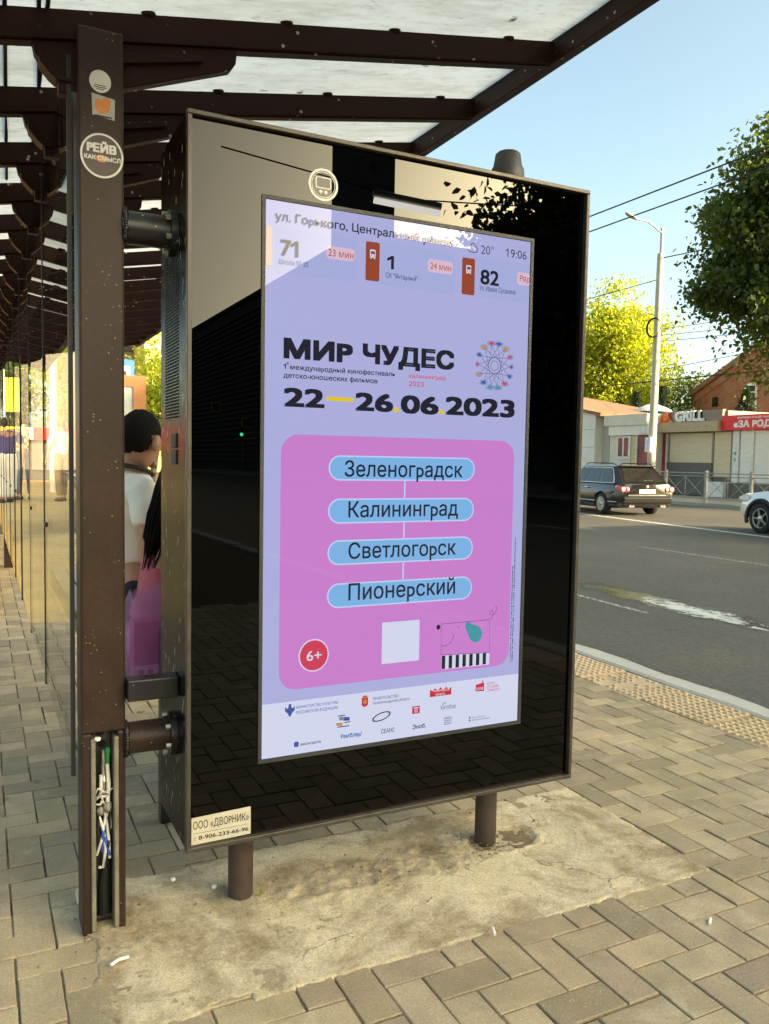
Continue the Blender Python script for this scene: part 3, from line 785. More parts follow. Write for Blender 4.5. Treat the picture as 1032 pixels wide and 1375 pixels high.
# connecting pipes and bar to the post
for z in (2.047, .563):
    m = MB(); m.tube([(PX1 - .005, 2.455, z), (CX0 - .020, 2.455, z)], .0465, 32); pp = m.obj('link_pipe', 'black_paint' if z > 1 else 'brown_paint', D)
    m = MB(); m.tube([(CX0 - .020, 2.455, z), (CX0 - .001, 2.455, z)], .066, 32); m.obj('flange', 'black_paint', pp, bevel=.002)
    for a in range(6):
        t = 2 * pi * a / 6 + .4; yy, zz = 2.455 + .055 * cos(t), z + .055 * sin(t)
        m = MB(); m.tube([(CX0 - .034, yy, zz), (CX0 - .0205, yy, zz)], .0085, 6, smooth=False); m.obj('bolt', 'steel', pp)
    m = MB(); r = random.Random(2)
    for a in range(40):
        t = 2 * pi * a / 40; m.ball((PX1 + .003, 2.455 + .049 * cos(t), z + .049 * sin(t)), r.uniform(.006, .010), 6, 4)
    m.obj('weld_seam', 'black_paint', pp)
m = MB(); m.box(PX1 + .001, CX0 - .001, 2.385, 2.445, .690, .752); m.obj('link_bar', 'black_paint', D, bevel=.004)
# company card at the lower left corner and the printed icon near the top
CYF = CY0 + .0172
m = MB(); m.prism([(.5345, .2745), (.712, .2765), (.7115, .360), (.535, .355)], CYF - .0012, CYF); cd = m.obj('company_card', 'company_card', D)
cp = lambda a, b, l: (a, CYF - .0018 - l, b)
lettering('card_lettering', [('ООО «ДВОРНИК»', .5395, .3205, .166, .0235, .004), ('8-906-233-66-96', .5555, .2875, .149, .0125, .018), ('2', .5415, .2875, .006, .010, 0)], 'ink_black', cd, cp)
m = MB(); m.box(.5400, .703, CYF - .0020, CYF - .0014, .3075, .3083); m.obj('card_rule', 'ink_black', cd)
m = MB(); N = 48
def ringface(m, cx, cz, r0, r1, y, n=48):
    v = [(cx + r * cos(2*pi*k/n), y, cz + r * sin(2*pi*k/n)) for r in (r0, r1) for k in range(n)]
    m.add(v, [(k, (k+1) % n, n + (k+1) % n, n + k) for k in range(n)])
ic = (.920, 2.207); yi = CY0 + .0168
ringface(m, *ic, .040, .047, yi); ringface(m, *ic, .0355, .0375, yi)
fr = rrect(ic[0] - .025, ic[0] + .025, ic[1] - .012, ic[1] + .022, .006); fi = rrect(ic[0] - .0215, ic[0] + .0215, ic[1] - .0085, ic[1] + .0185, .004)
v = [(a, yi, b) for a, b in fr] + [(a, yi, b) for a, b in fi]; n = len(fr)
m.add(v, [(k, (k+1) % n, n + (k+1) % n, n + k) for k in range(n)])
for dx in (-.008, .008): m.add([(a, yi, b) for a, b in disc(ic[0] + dx, ic[1] - .021, .0055, .0055, 16)], [tuple(range(16))])
m.obj('printed_icon', 'icon_print', D)
ART_TEXT=[
  ('ул. Горького, Центральный рынок', 0.7704, 2.0831, 0.5942, 0.0252, 'ink', 0.012),
  ('20°', 1.4722, 2.0755, 0.0494, 0.0285, 'ink2', 0),
  ('19:06', 1.5687, 2.0775, 0.0844, 0.029, 'ink2', 0.004),
  ('71', 0.7872, 1.9849, 0.0549, 0.0486, 'ink', 0.02),
  ('Школа № 20', 0.7829, 1.9608, 0.0897, 0.0148, 'ink2', 0),
  ('23 мин', 0.9359, 2.0017, 0.0825, 0.0217, 'chiptext', 0.006),
  ('1', 1.1319, 1.9872, 0.0232, 0.0428, 'ink', 0.02),
  ('СК "Янтарный"', 1.1273, 1.96, 0.1124, 0.0157, 'ink2', 0.006),
  ('24 мин', 1.2843, 2.0048, 0.0768, 0.0208, 'chiptext', 0.006),
  ('82', 1.4723, 1.9783, 0.0729, 0.0501, 'ink', 0.02),
  ('Ул. Ивана Сусанина', 1.47, 1.9575, 0.1416, 0.0167, 'ink2', 0.006),
  ('Ряд', 1.6283, 2.0035, 0.0428, 0.022, 'chiptext', 0.004),
  ('МИР', 0.7992, 1.6906, 0.2219, 0.0602, 'ink', 0.045),
  ('ЧУДЕС', 1.0535, 1.693, 0.3271, 0.0609, 'ink', 0.045),
  ('1', 0.7995, 1.6604, 0.0075, 0.0150, 'ink', 0.02),
  ('й', 0.8086, 1.6722, 0.0069, 0.0076, 'ink', 0.02),
  ('международный кинофестиваль', 0.8202, 1.6593, 0.3468, 0.0151, 'ink', 0.014),
  ('детско-юношеских фильмов', 0.7998, 1.6345, 0.3055, 0.0152, 'ink', 0.014),
  ('калининград', 1.2145, 1.6587, 0.1362, 0.0139, 'red', 0.006),
  ('2023', 1.2151, 1.6329, 0.0538, 0.0163, 'red', 0.006),
  ('22', 0.8006, 1.5505, 0.1296, 0.0586, 'ink', 0.035),
  ('26', 1.0309, 1.5481, 0.1306, 0.0589, 'ink', 0.035),
  ('06', 1.1878, 1.5465, 0.138, 0.0605, 'ink', 0.035),
  ('2023', 1.3508, 1.5484, 0.2716, 0.0622, 'ink', 0.035),
  ('Зеленоградск', 0.9993, 1.3458, 0.422, 0.05, 'ink', 0.008),
  ('Калининград', 1.0137, 1.2201, 0.3939, 0.0505, 'ink', 0.008),
  ('Светлогорск', 1.0158, 1.0913, 0.3867, 0.0509, 'ink', 0.008),
  ('Пионерский', 1.0178, 0.9617, 0.3854, 0.0536, 'ink', 0.008),
  ('6+', 0.8822, 0.7843, 0.0487, 0.0322, 'white', 0.01),
  ('МИНИСТЕРСТВО КУЛЬТУРЫ', 0.8502, 0.6405, 0.1375, 0.0092, 'logoblue', 0.004),
  ('РОССИЙСКОЙ ФЕДЕРАЦИИ', 0.8504, 0.6241, 0.1375, 0.0092, 'logoblue', 0.004),
  ('ПРАВИТЕЛЬСТВО', 1.1084, 0.6364, 0.0905, 0.0097, 'ink2', 0.004),
  ('Калининградской области', 1.1086, 0.6225, 0.1315, 0.0096, 'ink2', 0.004),
  ('Калининградская', 1.3288, 0.6381, 0.0627, 0.0088, 'white', 0.004),
  ('область', 1.3376, 0.6248, 0.037, 0.0088, 'white', 0.004),
  ('КИНО', 1.539, 0.6403, 0.0304, 0.0078, 'red', 0.004),
  ('СТУДИЯ', 1.5394, 0.6278, 0.0457, 0.0091, 'red', 0.004),
  ('ГОРЬКОГО', 1.5398, 0.6158, 0.0519, 0.009, 'red', 0.004),
  ('Китобое', 1.3587, 0.5751, 0.0577, 0.0152, 'ink2', 0),
  ('для', 1.364, 0.5922, 0.0143, 0.0088, 'ink2', 0),
  ('Рамблер/', 0.9994, 0.5274, 0.0718, 0.0143, 'logoblue2', 0.02),
  ('СЕАНС', 1.1395, 0.5244, 0.0482, 0.0146, 'ink', 0.008),
  ('Эноб.', 1.2533, 0.5232, 0.0501, 0.0149, 'ink', 0.016),
  ('Балтийская', 1.4823, 0.5308, 0.051, 0.0052, 'ink2', 0),
  ('Кинокомпания', 1.4826, 0.5216, 0.0722, 0.0064, 'ink2', 0),
  ('вконтакте', 0.866, 0.524, 0.066, 0.0094, 'ink', 0.01),
]
# ------------------------------------------------------------------ what the screen shows
def lin(r, g, b): return tuple(((c / 255 + .055) / 1.055) ** 2.4 if c > 10 else c / 3294.6 for c in (r, g, b))
def screen_mat(name, c0, c1):
    T = NT(name); tc = T.n('ShaderNodeTexCoord').outputs['Object']
    sx = T.n('ShaderNodeSeparateXYZ'); T.l(tc, sx.inputs[0])
    col = T.mix(T.ramp(sx.outputs[2], [(0, 0), (1, 1)]), c0, c1) if c0 != c1 else None
    e = T.n('ShaderNodeEmission'); e.inputs[1].default_value = K
    if col: T.l(col, e.inputs[0])
    else: e.inputs[0].default_value = c4(c0)
    ad = T.n('ShaderNodeAddShader'); T.l(e.outputs[0], ad.inputs[0]); T.l(glossfilm(T, F0), ad.inputs[1]); T.l(ad.outputs[0], T.out.inputs[0])
emits = {'white': lin(208, 213, 237), 'lilac': lin(171, 174, 219), 'pink': lin(200, 126, 203), 'pill': lin(124, 177, 227), 'pilledge': lin(188, 208, 238),
         'ink': lin(38, 38, 48), 'ink2': lin(78, 80, 105), 'red': lin(205, 70, 95), 'redlogo': lin(200, 45, 55), 'circle': lin(205, 62, 88), 'tag': lin(150, 72, 48),
         'chip': lin(215, 185, 205), 'chiptext': lin(178, 95, 75), 'logoblue': lin(70, 85, 160), 'logoblue2': lin(55, 95, 170), 'yellow': lin(225, 195, 30),
         'teal': lin(62, 150, 160), 'card': lin(166, 172, 218), 'tagpale': lin(225, 185, 165), 'gold': lin(190, 140, 60), 'greylogo': lin(110, 130, 135), 'bezel': lin(120, 120, 118)}
for k_, c in emits.items(): screen_mat('screen_' + k_, c, c)
SY = 2.2964
SX0, SX1, SZ0, SZ1 = .7435, 1.672, .498, 2.139
def lay(l): return SY - .0007 * l
m = MB(); m.quad((SX0, SY, SZ0), (SX1, SY, SZ0), (SX1, SY, SZ1), (SX0, SY, SZ1)); SCR = m.obj('screen', 'screen_lilac', D)
m = MB(); f = .012; g_ = .001
for a, b, c, d in ((SX0 - f, SX1 + f, SZ1 + g_, SZ1 + f), (SX0 - f, SX1 + f, SZ0 - f, SZ0 - g_), (SX0 - f, SX0 - g_, SZ0 - g_, SZ1 + g_), (SX1 + g_, SX1 + f, SZ0 - g_, SZ1 + g_)):
    m.box(a, b, SY - .004, SY + .0008, c, d)
m.obj('screen_bezel', 'plastic_grey', D)
m = MB(); z = SZ0 - .03
for k in range(2): pass
def face(m, poly, l): m.add([(a, lay(l), b) for a, b in poly], [tuple(range(len(poly)))])
def art(name, mat, fn):
    m = MB(); fn(m); return m.obj(name, 'screen_' + mat, SCR)
# faint lighter sheet under the logos and cards of the timetable
for a, b in ((.775, 1.030), (1.058, 1.378), (1.400, 1.671)): art('timetable_card', 'card', lambda m: face(m, rrect(a, b, 1.935, 2.066, .008), 1))
art('logo_strip', 'white', lambda m: face(m, [(SX0 + .0005, SZ0 + .0005), (SX1 - .0005, SZ0 + .0005), (SX1 - .0005, .664), (SX0 + .0005, .664)], 1))
art('pink_field', 'pink', lambda m: face(m, rrect(.795, 1.628, .700, 1.470, .055), 2))
PZ = (1.372, 1.240, 1.112, .9785)
for z in PZ:
    art('pill_outline', 'pilledge', lambda m: face(m, rrect(.947, 1.470, z - .0385, z + .0385, .038), 4)); art('pill', 'pill', lambda m: face(m, rrect(.9515, 1.4655, z - .034, z + .034, .0335), 5))
for a, b in ((1.280, 1.334), (1.152, 1.200), (1.019, 1.072)): art('link_line', 'pilledge', lambda m: face(m, [(1.2065, a), (1.2115, a), (1.2115, b), (1.2065, b)], 4))
art('age_outline', 'white', lambda m: face(m, disc(.9065, .7995, .0495, .0505, 48), 3))
art('age_circle', 'circle', lambda m: face(m, disc(.9065, .7995, .0455, .0465, 48), 4))
art('blank_square', 'white', lambda m: face(m, [(1.138, .7495), (1.274, .7495), (1.2735, .883), (1.138, .883)], 3))
art('date_dash', 'yellow', lambda m: face(m, [(.938, 1.5745), (1.0245, 1.5745), (1.0245, 1.5865), (.938, 1.5865)], 3))
for x in (1.1735, 1.339): art('date_dot', 'yellow', lambda m: face(m, disc(x, 1.5565, .0085, .0085, 20), 3))
for a, b, c, d in ((1.0600, 1.1070, 1.945, 2.062), (1.4035, 1.4520, 1.939, 2.056)): art('bus_tag', 'tag', lambda m: face(m, rrect(a, b, c, d, .006), 3))
art('pale_tag', 'tagpale', lambda m: face(m, [(SX0 + .001, 1.952), (.761, 1.952), (.761, 2.063), (SX0 + .001, 2.063)], 3))
for a, b, c, d in ((.931, 1.024, 1.995, 2.032), (1.277, 1.368, 1.996, 2.036), (1.620, 1.6712, 1.993, 2.035)): art('time_chip', 'chip', lambda m: face(m, rrect(a, b, c, d, .010), 3))
def busicon(m):
    for cx, cz in ((1.0835, 2.026), (1.4280, 2.020)):
        face(m, rrect(cx - .0095, cx + .0095, cz - .011, cz + .013, .003), 4); face(m, [(cx - .008, cz - .015), (cx - .004, cz - .015), (cx - .004, cz - .0112), (cx - .008, cz - .0112)], 4); face(m, [(cx + .004, cz - .015), (cx + .008, cz - .015), (cx + .008, cz - .0112), (cx + .004, cz - .0112)], 4)
art('bus_icon', 'white', busicon)
art('bus_icon_window', 'tag', lambda m: [face(m, [(cx - .007, cz - .001), (cx + .007, cz - .001), (cx + .007, cz + .008), (cx - .007, cz + .008)], 5) for cx, cz in ((1.0835, 2.026), (1.4280, 2.020))] + [face(m, disc(cx + d, cz - .006, .002, .002, 8), 5) for cx, cz in ((1.0835, 2.026), (1.4280, 2.020)) for d in (-.005, .005)])
def stroke(m, pts, w, l, closed=False):
    P = [Vector(p) for p in pts]; n = len(P); V = []
    for i in range(n):
        a = P[(i - 1) % n] if closed or i else P[0]; b = P[(i + 1) % n] if closed or i < n - 1 else P[-1]
        d = (b - a); d = d.normalized() if d.length > 1e-9 else Vector((1, 0)); q = Vector((-d.y, d.x)) * w / 2
        V += [(P[i].x + q.x, lay(l), P[i].y + q.y), (P[i].x - q.x, lay(l), P[i].y - q.y)]
    F = [(2*i, 2*i+1, 2*((i+1) % n)+1, 2*((i+1) % n)) for i in range(n if closed else n - 1)]
    m.add(V, F)
art('cloud_icon', 'ink2', lambda m: stroke(m, [(1.430, 2.077), (1.424, 2.083), (1.426, 2.092), (1.433, 2.096), (1.438, 2.104), (1.447, 2.104), (1.452, 2.097), (1.459, 2.092), (1.460, 2.082), (1.454, 2.077)], .003, 3, True))
def wheel(m):
    cx, cz = 1.538, 1.718
    for k in range(14):
        a = 2 * pi * k / 14; b = a + 2 * pi * 5 / 14
        p, q = (cx + .062 * cos(a), cz + .068 * sin(a)), (cx + .062 * cos(b), cz + .068 * sin(b))
        c = (cx + .020 * cos((a + b) / 2), cz + .022 * sin((a + b) / 2))
        stroke(m, [((1-t)**2 * p[0] + 2*t*(1-t) * c[0] + t*t * q[0], (1-t)**2 * p[1] + 2*t*(1-t) * c[1] + t*t * q[1]) for t in [i / 8 for i in range(9)]], .0014, 3)
        stroke(m, [(cx + .068 * cos(a) + .010 * cos(t) * abs(sin(a)) + .007 * cos(t), cz + .074 * sin(a) + .0075 * sin(t)) for t in [2 * pi * i / 12 for i in range(12)]], .0014, 5, True)
    stroke(m, disc(cx, cz, .015, .016, 20), .0018, 3, True)
art('wheel_lines', 'ink2', wheel)
for col, ks in (('red', (1, 4, 7, 12)), ('logoblue2', (0, 3, 6, 9, 13)), ('gold', (2, 5, 8)), ('teal', (10, 11))):
    art('wheel_cabins', col, lambda m: [face(m, disc(1.538 + .068 * cos(2*pi*k/14), 1.718 + .074 * sin(2*pi*k/14), .005 + .007 * abs(sin(2*pi*k/14)), .0052, 14), 4) for k in ks])
def doodle(m):
    stroke(m, [(1.355, .8625), (1.5455, .8635), (1.548, .750), (1.357, .759)], .0016, 3, True)
    stroke(m, [(1.357, .790), (1.375, .788), (1.392, .797), (1.402, .812), (1.405, .824)], .0014, 3)
    stroke(m, [(1.418, .846), (1.426, .851), (1.422, .843)], .0014, 3)
    stroke(m, [(1.5455, .8635), (1.556, .872), (1.560, .885), (1.554, .896), (1.545, .893), (1.546, .882), (1.556, .878), (1.568, .886), (1.573, .900), (1.568, .912)], .0014, 3)
    face(m, disc(1.3445, .853, .0075, .0085, 18), 3)
    for k in range(7):
        x = 1.360 + k * .0268; face(m, [(x, .7105), (x + .0135, .7115), (x + .0135, .7555 - .001 * k), (x, .7560 - .001 * k)], 3)
art('doodle_lines', 'ink', doodle)
art('doodle_keys', 'white', lambda m: face(m, [(1.359, .7095), (1.548, .7085), (1.548, .749), (1.359, .757)], 2.5))
art('doodle_drop', 'teal', lambda m: face(m, [(1.451, .861), (1.463, .862), (1.476, .853), (1.492, .848), (1.508, .838), (1.516, .822), (1.514, .804), (1.502, .792), (1.486, .790), (1.472, .798), (1.463, .812), (1.457, .828), (1.447, .846)], 3))
# logos
for n_, pl_ in (('crown_logo', [(1.318, .6215), (1.400, .6215), (1.400, .648), (1.390, .641), (1.380, .650), (1.368, .641), (1.358, .651), (1.348, .641), (1.337, .649), (1.327, .641), (1.318, .647)]), ('studio_logo', [(1.496, .621), (1.530, .619), (1.530, .648), (1.526, .648), (1.526, .656), (1.522, .656), (1.522, .648), (1.496, .643)]),
    ('square_logo', [(1.253, .573), (1.281, .573), (1.281, .598), (1.253, .598)]), ('region_shield', [(1.071, .624), (1.075, .620), (1.082, .617), (1.089, .620), (1.093, .624), (1.093, .646), (1.088, .654), (1.076, .654), (1.071, .646)])):
    art(n_, 'redlogo', lambda m: face(m, pl_, 2))
art('logo_mark_light', 'white', lambda m: [face(m, [(a, .624), (a + .003, .624), (a + .003, .634), (a, .634)], 3) for a in (1.500, 1.508, 1.516, 1.522)] + [face(m, [(1.258, .590), (1.276, .590), (1.276, .594), (1.258, .594)], 3), face(m, [(1.262, .576), (1.265, .576), (1.265, .588), (1.262, .588)], 3), face(m, [(1.269, .576), (1.272, .576), (1.272, .588), (1.269, .588)], 3)])
art('logo_mark_gold', 'gold', lambda m: [face(m, [(1.075, .646), (1.089, .646), (1.089, .650), (1.075, .650)], 3), face(m, disc(1.082, .634, .006, .008, 12), 3), face(m, [(.985, .569), (1.006, .567), (1.006, .576), (.985, .578)], 2)])
art('logo_mark_blue', 'logoblue', lambda m: [face(m, [(.829, .618), (.834, .618), (.838, .628), (.847, .636), (.847, .650), (.840, .642), (.836, .648), (.836, .656), (.827, .656), (.827, .648), (.823, .642), (.816, .650), (.816, .636), (.825, .628)], 2),
    face(m, rrect(.846, .861, .521, .537, .003), 2), face(m, [(1.008, .583), (1.030, .581), (1.030, .592), (1.008, .594)], 2)])
art('logo_mark_grey', 'greylogo', lambda m: [stroke(m, rrect(1.376, 1.402, .522, .546, .002, 2), .002, 2, True)] + [stroke(m, [(1.379, z), (1.399, z + .001)], .0028, 2) for z in (.527, .534, .541)] + [face(m, [(.995, .585), (1.007, .584), (1.007, .595), (.995, .596)], 2)])
def ring(m):
    for w, e in ((.0035, 0), (.0015, .004)):
        stroke(m, [(1.1415 + (.030 + e) * cos(t) * cos(.25) - .0115 * sin(t) * sin(.25), .579 + (.030 + e) * cos(t) * sin(.25) + .0115 * sin(t) * cos(.25)) for t in [2 * pi * i / 32 for i in range(32)]], w, 2, True)
art('logo_mark_ring', 'ink', ring)
art('logo_mark_dark', 'ink', lambda m: [face(m, [(1.008, .5825), (1.030, .5805), (1.030, .5815), (1.008, .5835)], 3)] + [face(m, [(a, b), (a + w, b), (a + w, b + .003), (a, b + .003)], 3) for a, b, w in ((.990, .598, .024), (.988, .563, .040), (1.012, .575, .02))] + [face(m, [(1.473, z), (1.478, z), (1.478, z + .006), (1.473, z + .006)], 2) for z in (.520, .530)])
art('small_print', 'ink2', lambda m: [face(m, [(x, z), (x + .0042, z), (x + .0042, z + h), (x, z + h)], 2) for x, za, zb, sd in ((1.6325, .71, 1.045, 1), (1.6405, .71, 1.145, 2)) for r in [random.Random(sd)] for z, h in [(za + (zb - za) * i / 60 + r.uniform(0, .001), (zb - za) / 60 * r.choice((.55, .7, .85, .3))) for i in range(60)]])
SPL = lambda a, b, l: (a, lay(7) - l, b)
for b, x, z, w, h, c, o_ in ART_TEXT: lettering('screen_lettering', [(b, x, z, w, h, o_)], 'screen_' + c, SCR, SPL)
# ------------------------------------------------------------------ people
def skin_mesh(name, pts, edges, mat, parent=None, sub=2, extra=None, root=0):
    """pts: {name: (xyz, radius)}; one continuous skinned surface; extra(mb) may add head or hand geometry to the same mesh"""
    keys = list(pts); idx = {k: i for i, k in enumerate(keys)}
    me = bpy.data.meshes.new(name)
    me.from_pydata([tuple(pts[k][0]) for k in keys], [(idx[a], idx[b]) for a, b in edges], [])
    o = bpy.data.objects.new(name, me); COL.objects.link(o)
    sk = o.modifiers.new('skin', 'SKIN'); sk.use_smooth_shade = True; sk.branch_smoothing = .6
    for i, k in enumerate(keys):
        r = pts[k][1]; r = r if isinstance(r, tuple) else (r, r)
        me.skin_vertices[0].data[i].radius = r; me.skin_vertices[0].data[i].use_root = (i == root)
    sb = o.modifiers.new('sub', 'SUBSURF'); sb.levels = sb.render_levels = sub
    apply_mods(o)
    if extra:
        mb = MB(); extra(mb); bm = bmesh.new(); bm.from_mesh(o.data)
        vs_ = [bm.verts.new(v) for v in mb.v]
        for f in mb.f:
            try: bm.faces.new([vs_[i] for i in f]).smooth = True
            except ValueError: pass
        bm.to_mesh(o.data); bm.free()
    o.data.materials.clear(); o.data.materials.append(MATS[mat])
    for p in o.data.polygons: p.use_smooth = True
    if parent is not None: o.parent = parent; o.matrix_parent_inverse = wm(parent).inverted()
    return o

def head_into(mb, c, face, s=1.0):
    """head with brow, nose, lips, chin and ears; c = centre, face = direction looked at"""
    f = Vector(face).normalized(); l = Vector((0, 0, 1)).cross(f).normalized(); u = f.cross(l)
    M = Matrix((f, l, u)).transposed()
    def fn(p):
        x, y, z = p
        if z < 0: y *= 1 - .28 * min(1, -z / .12); 
        if z < -.02 and x < 0: x *= 1 - .45 * min(1, -z / .12)
        if x > .06: 
            x += .004 * (1 if -.02 < z < .03 else 0)
        return M @ (Vector((x, y, z)) * s)
    mb.ball(c, (.098, .077, .122), 24, 18, fn)
    W = lambda x, y, z: Vector(c) + M @ (Vector((x, y, z)) * s)
    mb.add([W(.094, 0, .022), W(.090, .013, -.022), W(.122, 0, -.020), W(.090, -.013, -.022), W(.098, 0, -.030)], [(0, 1, 2), (0, 2, 3), (1, 4, 2), (2, 4, 3)], True)
    mb.ball(W(.088, 0, -.056), (.010, .022, .007), 10, 6, lambda p: M @ (p * s)); mb.ball(W(.082, 0, -.098), (.018, .024, .016), 10, 6, lambda p: M @ (p * s))
    for q in (-1, 1):
        mb.ball(W(.004, q * .084, -.012), (.023, .013, .036), 10, 8, lambda p: M @ (Matrix.Rotation(.25, 3, 'Y') @ p * s))
        mb.ball(W(.084, q * .031, .012), (.010, .014, .009), 8, 6, lambda p: M @ (p * s))
def hair_cap(name, c, face, mat, parent, s=1.0, back=-.06, front=.045, seed=1):
    f = Vector(face).normalized(); l = Vector((0, 0, 1)).cross(f).normalized(); u = f.cross(l); M = Matrix((f, l, u)).transposed()
    m = MB(); V = []; seg, rings = 110, 80
    for i in range(rings + 1):
        th = pi * i / rings
        for k in range(seg):
            ph = 2 * pi * k / seg; p = Vector((.104 * sin(th) * cos(ph), .082 * sin(th) * sin(ph), .129 * cos(th)))
            if p.z < 0 and p.x < 0: p.x *= 1 - .35 * min(1, -p.z / .12)
            p *= 1 + .035 * noise.noise(p * 55 + Vector((seed, 0, 0)))
            V.append(p)
    F = []
    for i in range(rings):
        for k in range(seg):
            q = [i * seg + k, (i + 1) * seg + k, (i + 1) * seg + (k + 1) % seg, i * seg + (k + 1) % seg]
            cc = sum((V[j] for j in q), Vector()) / 4
            t = (cc.x + .10) / .2; lim = back + (front - back) * min(1, max(0, t)) ** 1.6
            if abs(cc.y) > .058 and -.022 < cc.x < .04: lim = max(lim, .022)
            if cc.z > lim + .012 * noise.noise(cc * 60) + .008 * noise.noise(cc * 190): F.append(tuple(q))
    m.add([Vector(c) + M @ (p * s) for p in V], F, True)
    o = m.obj(name, mat, parent); sd = o.modifiers.new('thick', 'SOLIDIFY'); sd.thickness = .006; return o

def hand_chain(P, E, side, wrist, d, palmdir, k):
    """palm, four fingers of different length and a thumb leaving the side of the palm, as skin chains"""
    w = Vector(wrist); d = Vector(d).normalized(); n = Vector(palmdir).normalized(); t = d.cross(n).normalized()
    P[k + 'palm'] = (w + d * .055, (.030, .018)); E.append((k + 'wr', k + 'palm'))
    for i, (off, ln) in enumerate(((-.027, .065), (-.009, .075), (.009, .070), (.026, .054))):
        a = w + d * .092 + t * off; b = a + d * ln * .5 + n * .008; c = b + d * ln * .38 + n * .022
        P[f'{k}f{i}a'] = (a, .0095); P[f'{k}f{i}b'] = (b, .0085); P[f'{k}f{i}c'] = (c, .0065)
        E += [(k + 'palm', f'{k}f{i}a'), (f'{k}f{i}a', f'{k}f{i}b'), (f'{k}f{i}b', f'{k}f{i}c')]
    a = w + d * .045 - t * .036 + n * .010; b = a + d * .030 - t * .012 + n * .012
    P[k + 'ta'] = (a, .011); P[k + 'tb'] = (b, .008); E += [(k + 'palm', k + 'ta'), (k + 'ta', k + 'tb')]

def body(name, J, skin='skin', parent=None, face=(1, 0, 0), s=1.0, hands=True):
    P = {'pelvis': (J['pelvis'], (.13 * s, .10 * s)), 'waist': (J['waist'], (.115 * s, .09 * s)), 'chest': (J['chest'], (.14 * s, .10 * s)),
         'neck': (J['neck'], .052 * s), 'skull': (J['head'], .060 * s)}
    E = [('pelvis', 'waist'), ('waist', 'chest'), ('chest', 'neck'), ('neck', 'skull')]
    for k in 'LR':
        P[k + 'sh'] = (J[k + 'sh'], .055 * s); P[k + 'el'] = (J[k + 'el'], .040 * s); P[k + 'wr'] = (J[k + 'wr'], (.026 * s, .022 * s))
        P[k + 'hip'] = (J[k + 'hip'], .085 * s); P[k + 'kn'] = (J[k + 'kn'], .056 * s); P[k + 'an'] = (J[k + 'an'], .038 * s); P[k + 'toe'] = (J[k + 'toe'], .030 * s)
        E += [('chest', k + 'sh'), (k + 'sh', k + 'el'), (k + 'el', k + 'wr'), ('pelvis', k + 'hip'), (k + 'hip', k + 'kn'), (k + 'kn', k + 'an'), (k + 'an', k + 'toe')]
        if hands:
            d = Vector(J[k + 'wr']) - Vector(J[k + 'el'])
            hand_chain(P, E, k, J[k + 'wr'], d, J.get(k + 'palm', (0, -1 if k == 'L' else 1, 0)), k)
    return skin_mesh(name, P, E, skin, parent, 2, lambda mb: head_into(mb, J['head'], face, s))

def shirt(J, mat, parent, s=1.0, sleeve=.55, name='shirt', grow=.016, hem=None):
    lerp = lambda a, b, t: Vector(a) + (Vector(b) - Vector(a)) * t
    P = {'pelvis': (hem or J['pelvis'], (.145 * s + grow, .112 * s + grow)), 'waist': (J['waist'], (.125 * s + grow, .10 * s + grow)), 'chest': (J['chest'], (.15 * s + grow, .108 * s + grow)), 'nb': (lerp(J['chest'], J['neck'], .80), .080 * s)}
    E = [('pelvis', 'waist'), ('waist', 'chest'), ('chest', 'nb')]
    for k in 'LR':
        P[k + 'sh'] = (J[k + 'sh'], .064 * s + grow * .6); P[k + 'e'] = (lerp(J[k + 'sh'], J[k + 'el'], sleeve), .058 * s + grow * .5)
        E += [('chest', k + 'sh'), (k + 'sh', k + 'e')]
    o = skin_mesh(name, P, E, mat, parent, 3)
    for v in o.data.vertices: v.co += v.normal * (.007 * noise.noise(v.co * 18) + .006 * noise.noise(Vector((v.co.x * 14 + v.co.z * 16, v.co.y * 14, v.co.z * 30))))
    return o
def trousers(J, mat, parent, s=1.0, to=.94, name='trousers', grow=.014):
    lerp = lambda a, b, t: Vector(a) + (Vector(b) - Vector(a)) * t
    P = {'pelvis': (J['pelvis'], (.135 * s + grow, .105 * s + grow)), 'w': (lerp(J['pelvis'], J['waist'], .85), (.128 * s + grow, .10 * s + grow))}
    E = [('pelvis', 'w')]
    for k in 'LR':
        P[k + 'hip'] = (J[k + 'hip'], .09 * s + grow); P[k + 'kn'] = (J[k + 'kn'], .064 * s + grow); P[k + 'an'] = (lerp(J[k + 'kn'], J[k + 'an'], to), .052 * s + grow)
        E += [('pelvis', k + 'hip'), (k + 'hip', k + 'kn'), (k + 'kn', k + 'an')]
    o = skin_mesh(name, P, E, mat, parent, 2)
    for v in o.data.vertices: v.co += v.normal * .008 * noise.noise(Vector((v.co.x * 9, v.co.y * 9, v.co.z * 20)))
    return o
def shoes(J, parent, mat='shoe_dark'):
    for k in 'LR':
        a, t = Vector(J[k + 'an']), Vector(J[k + 'toe']); d = (t - a); d.z = 0; d.normalize()
        m = MB(); c = a + d * .055; z = min(a.z, t.z)
        M = Matrix((d, Vector((-d.y, d.x, 0)), Vector((0, 0, 1)))).transposed()
        def fn(p):
            q = Vector(p); q.z = max(q.z, -.035)
            if q.x > .03: q.z *= .62
            return M @ q
        m.ball((c.x, c.y, z), (.145, .052, .060), 16, 10, fn); m.obj('shoe', mat, parent)

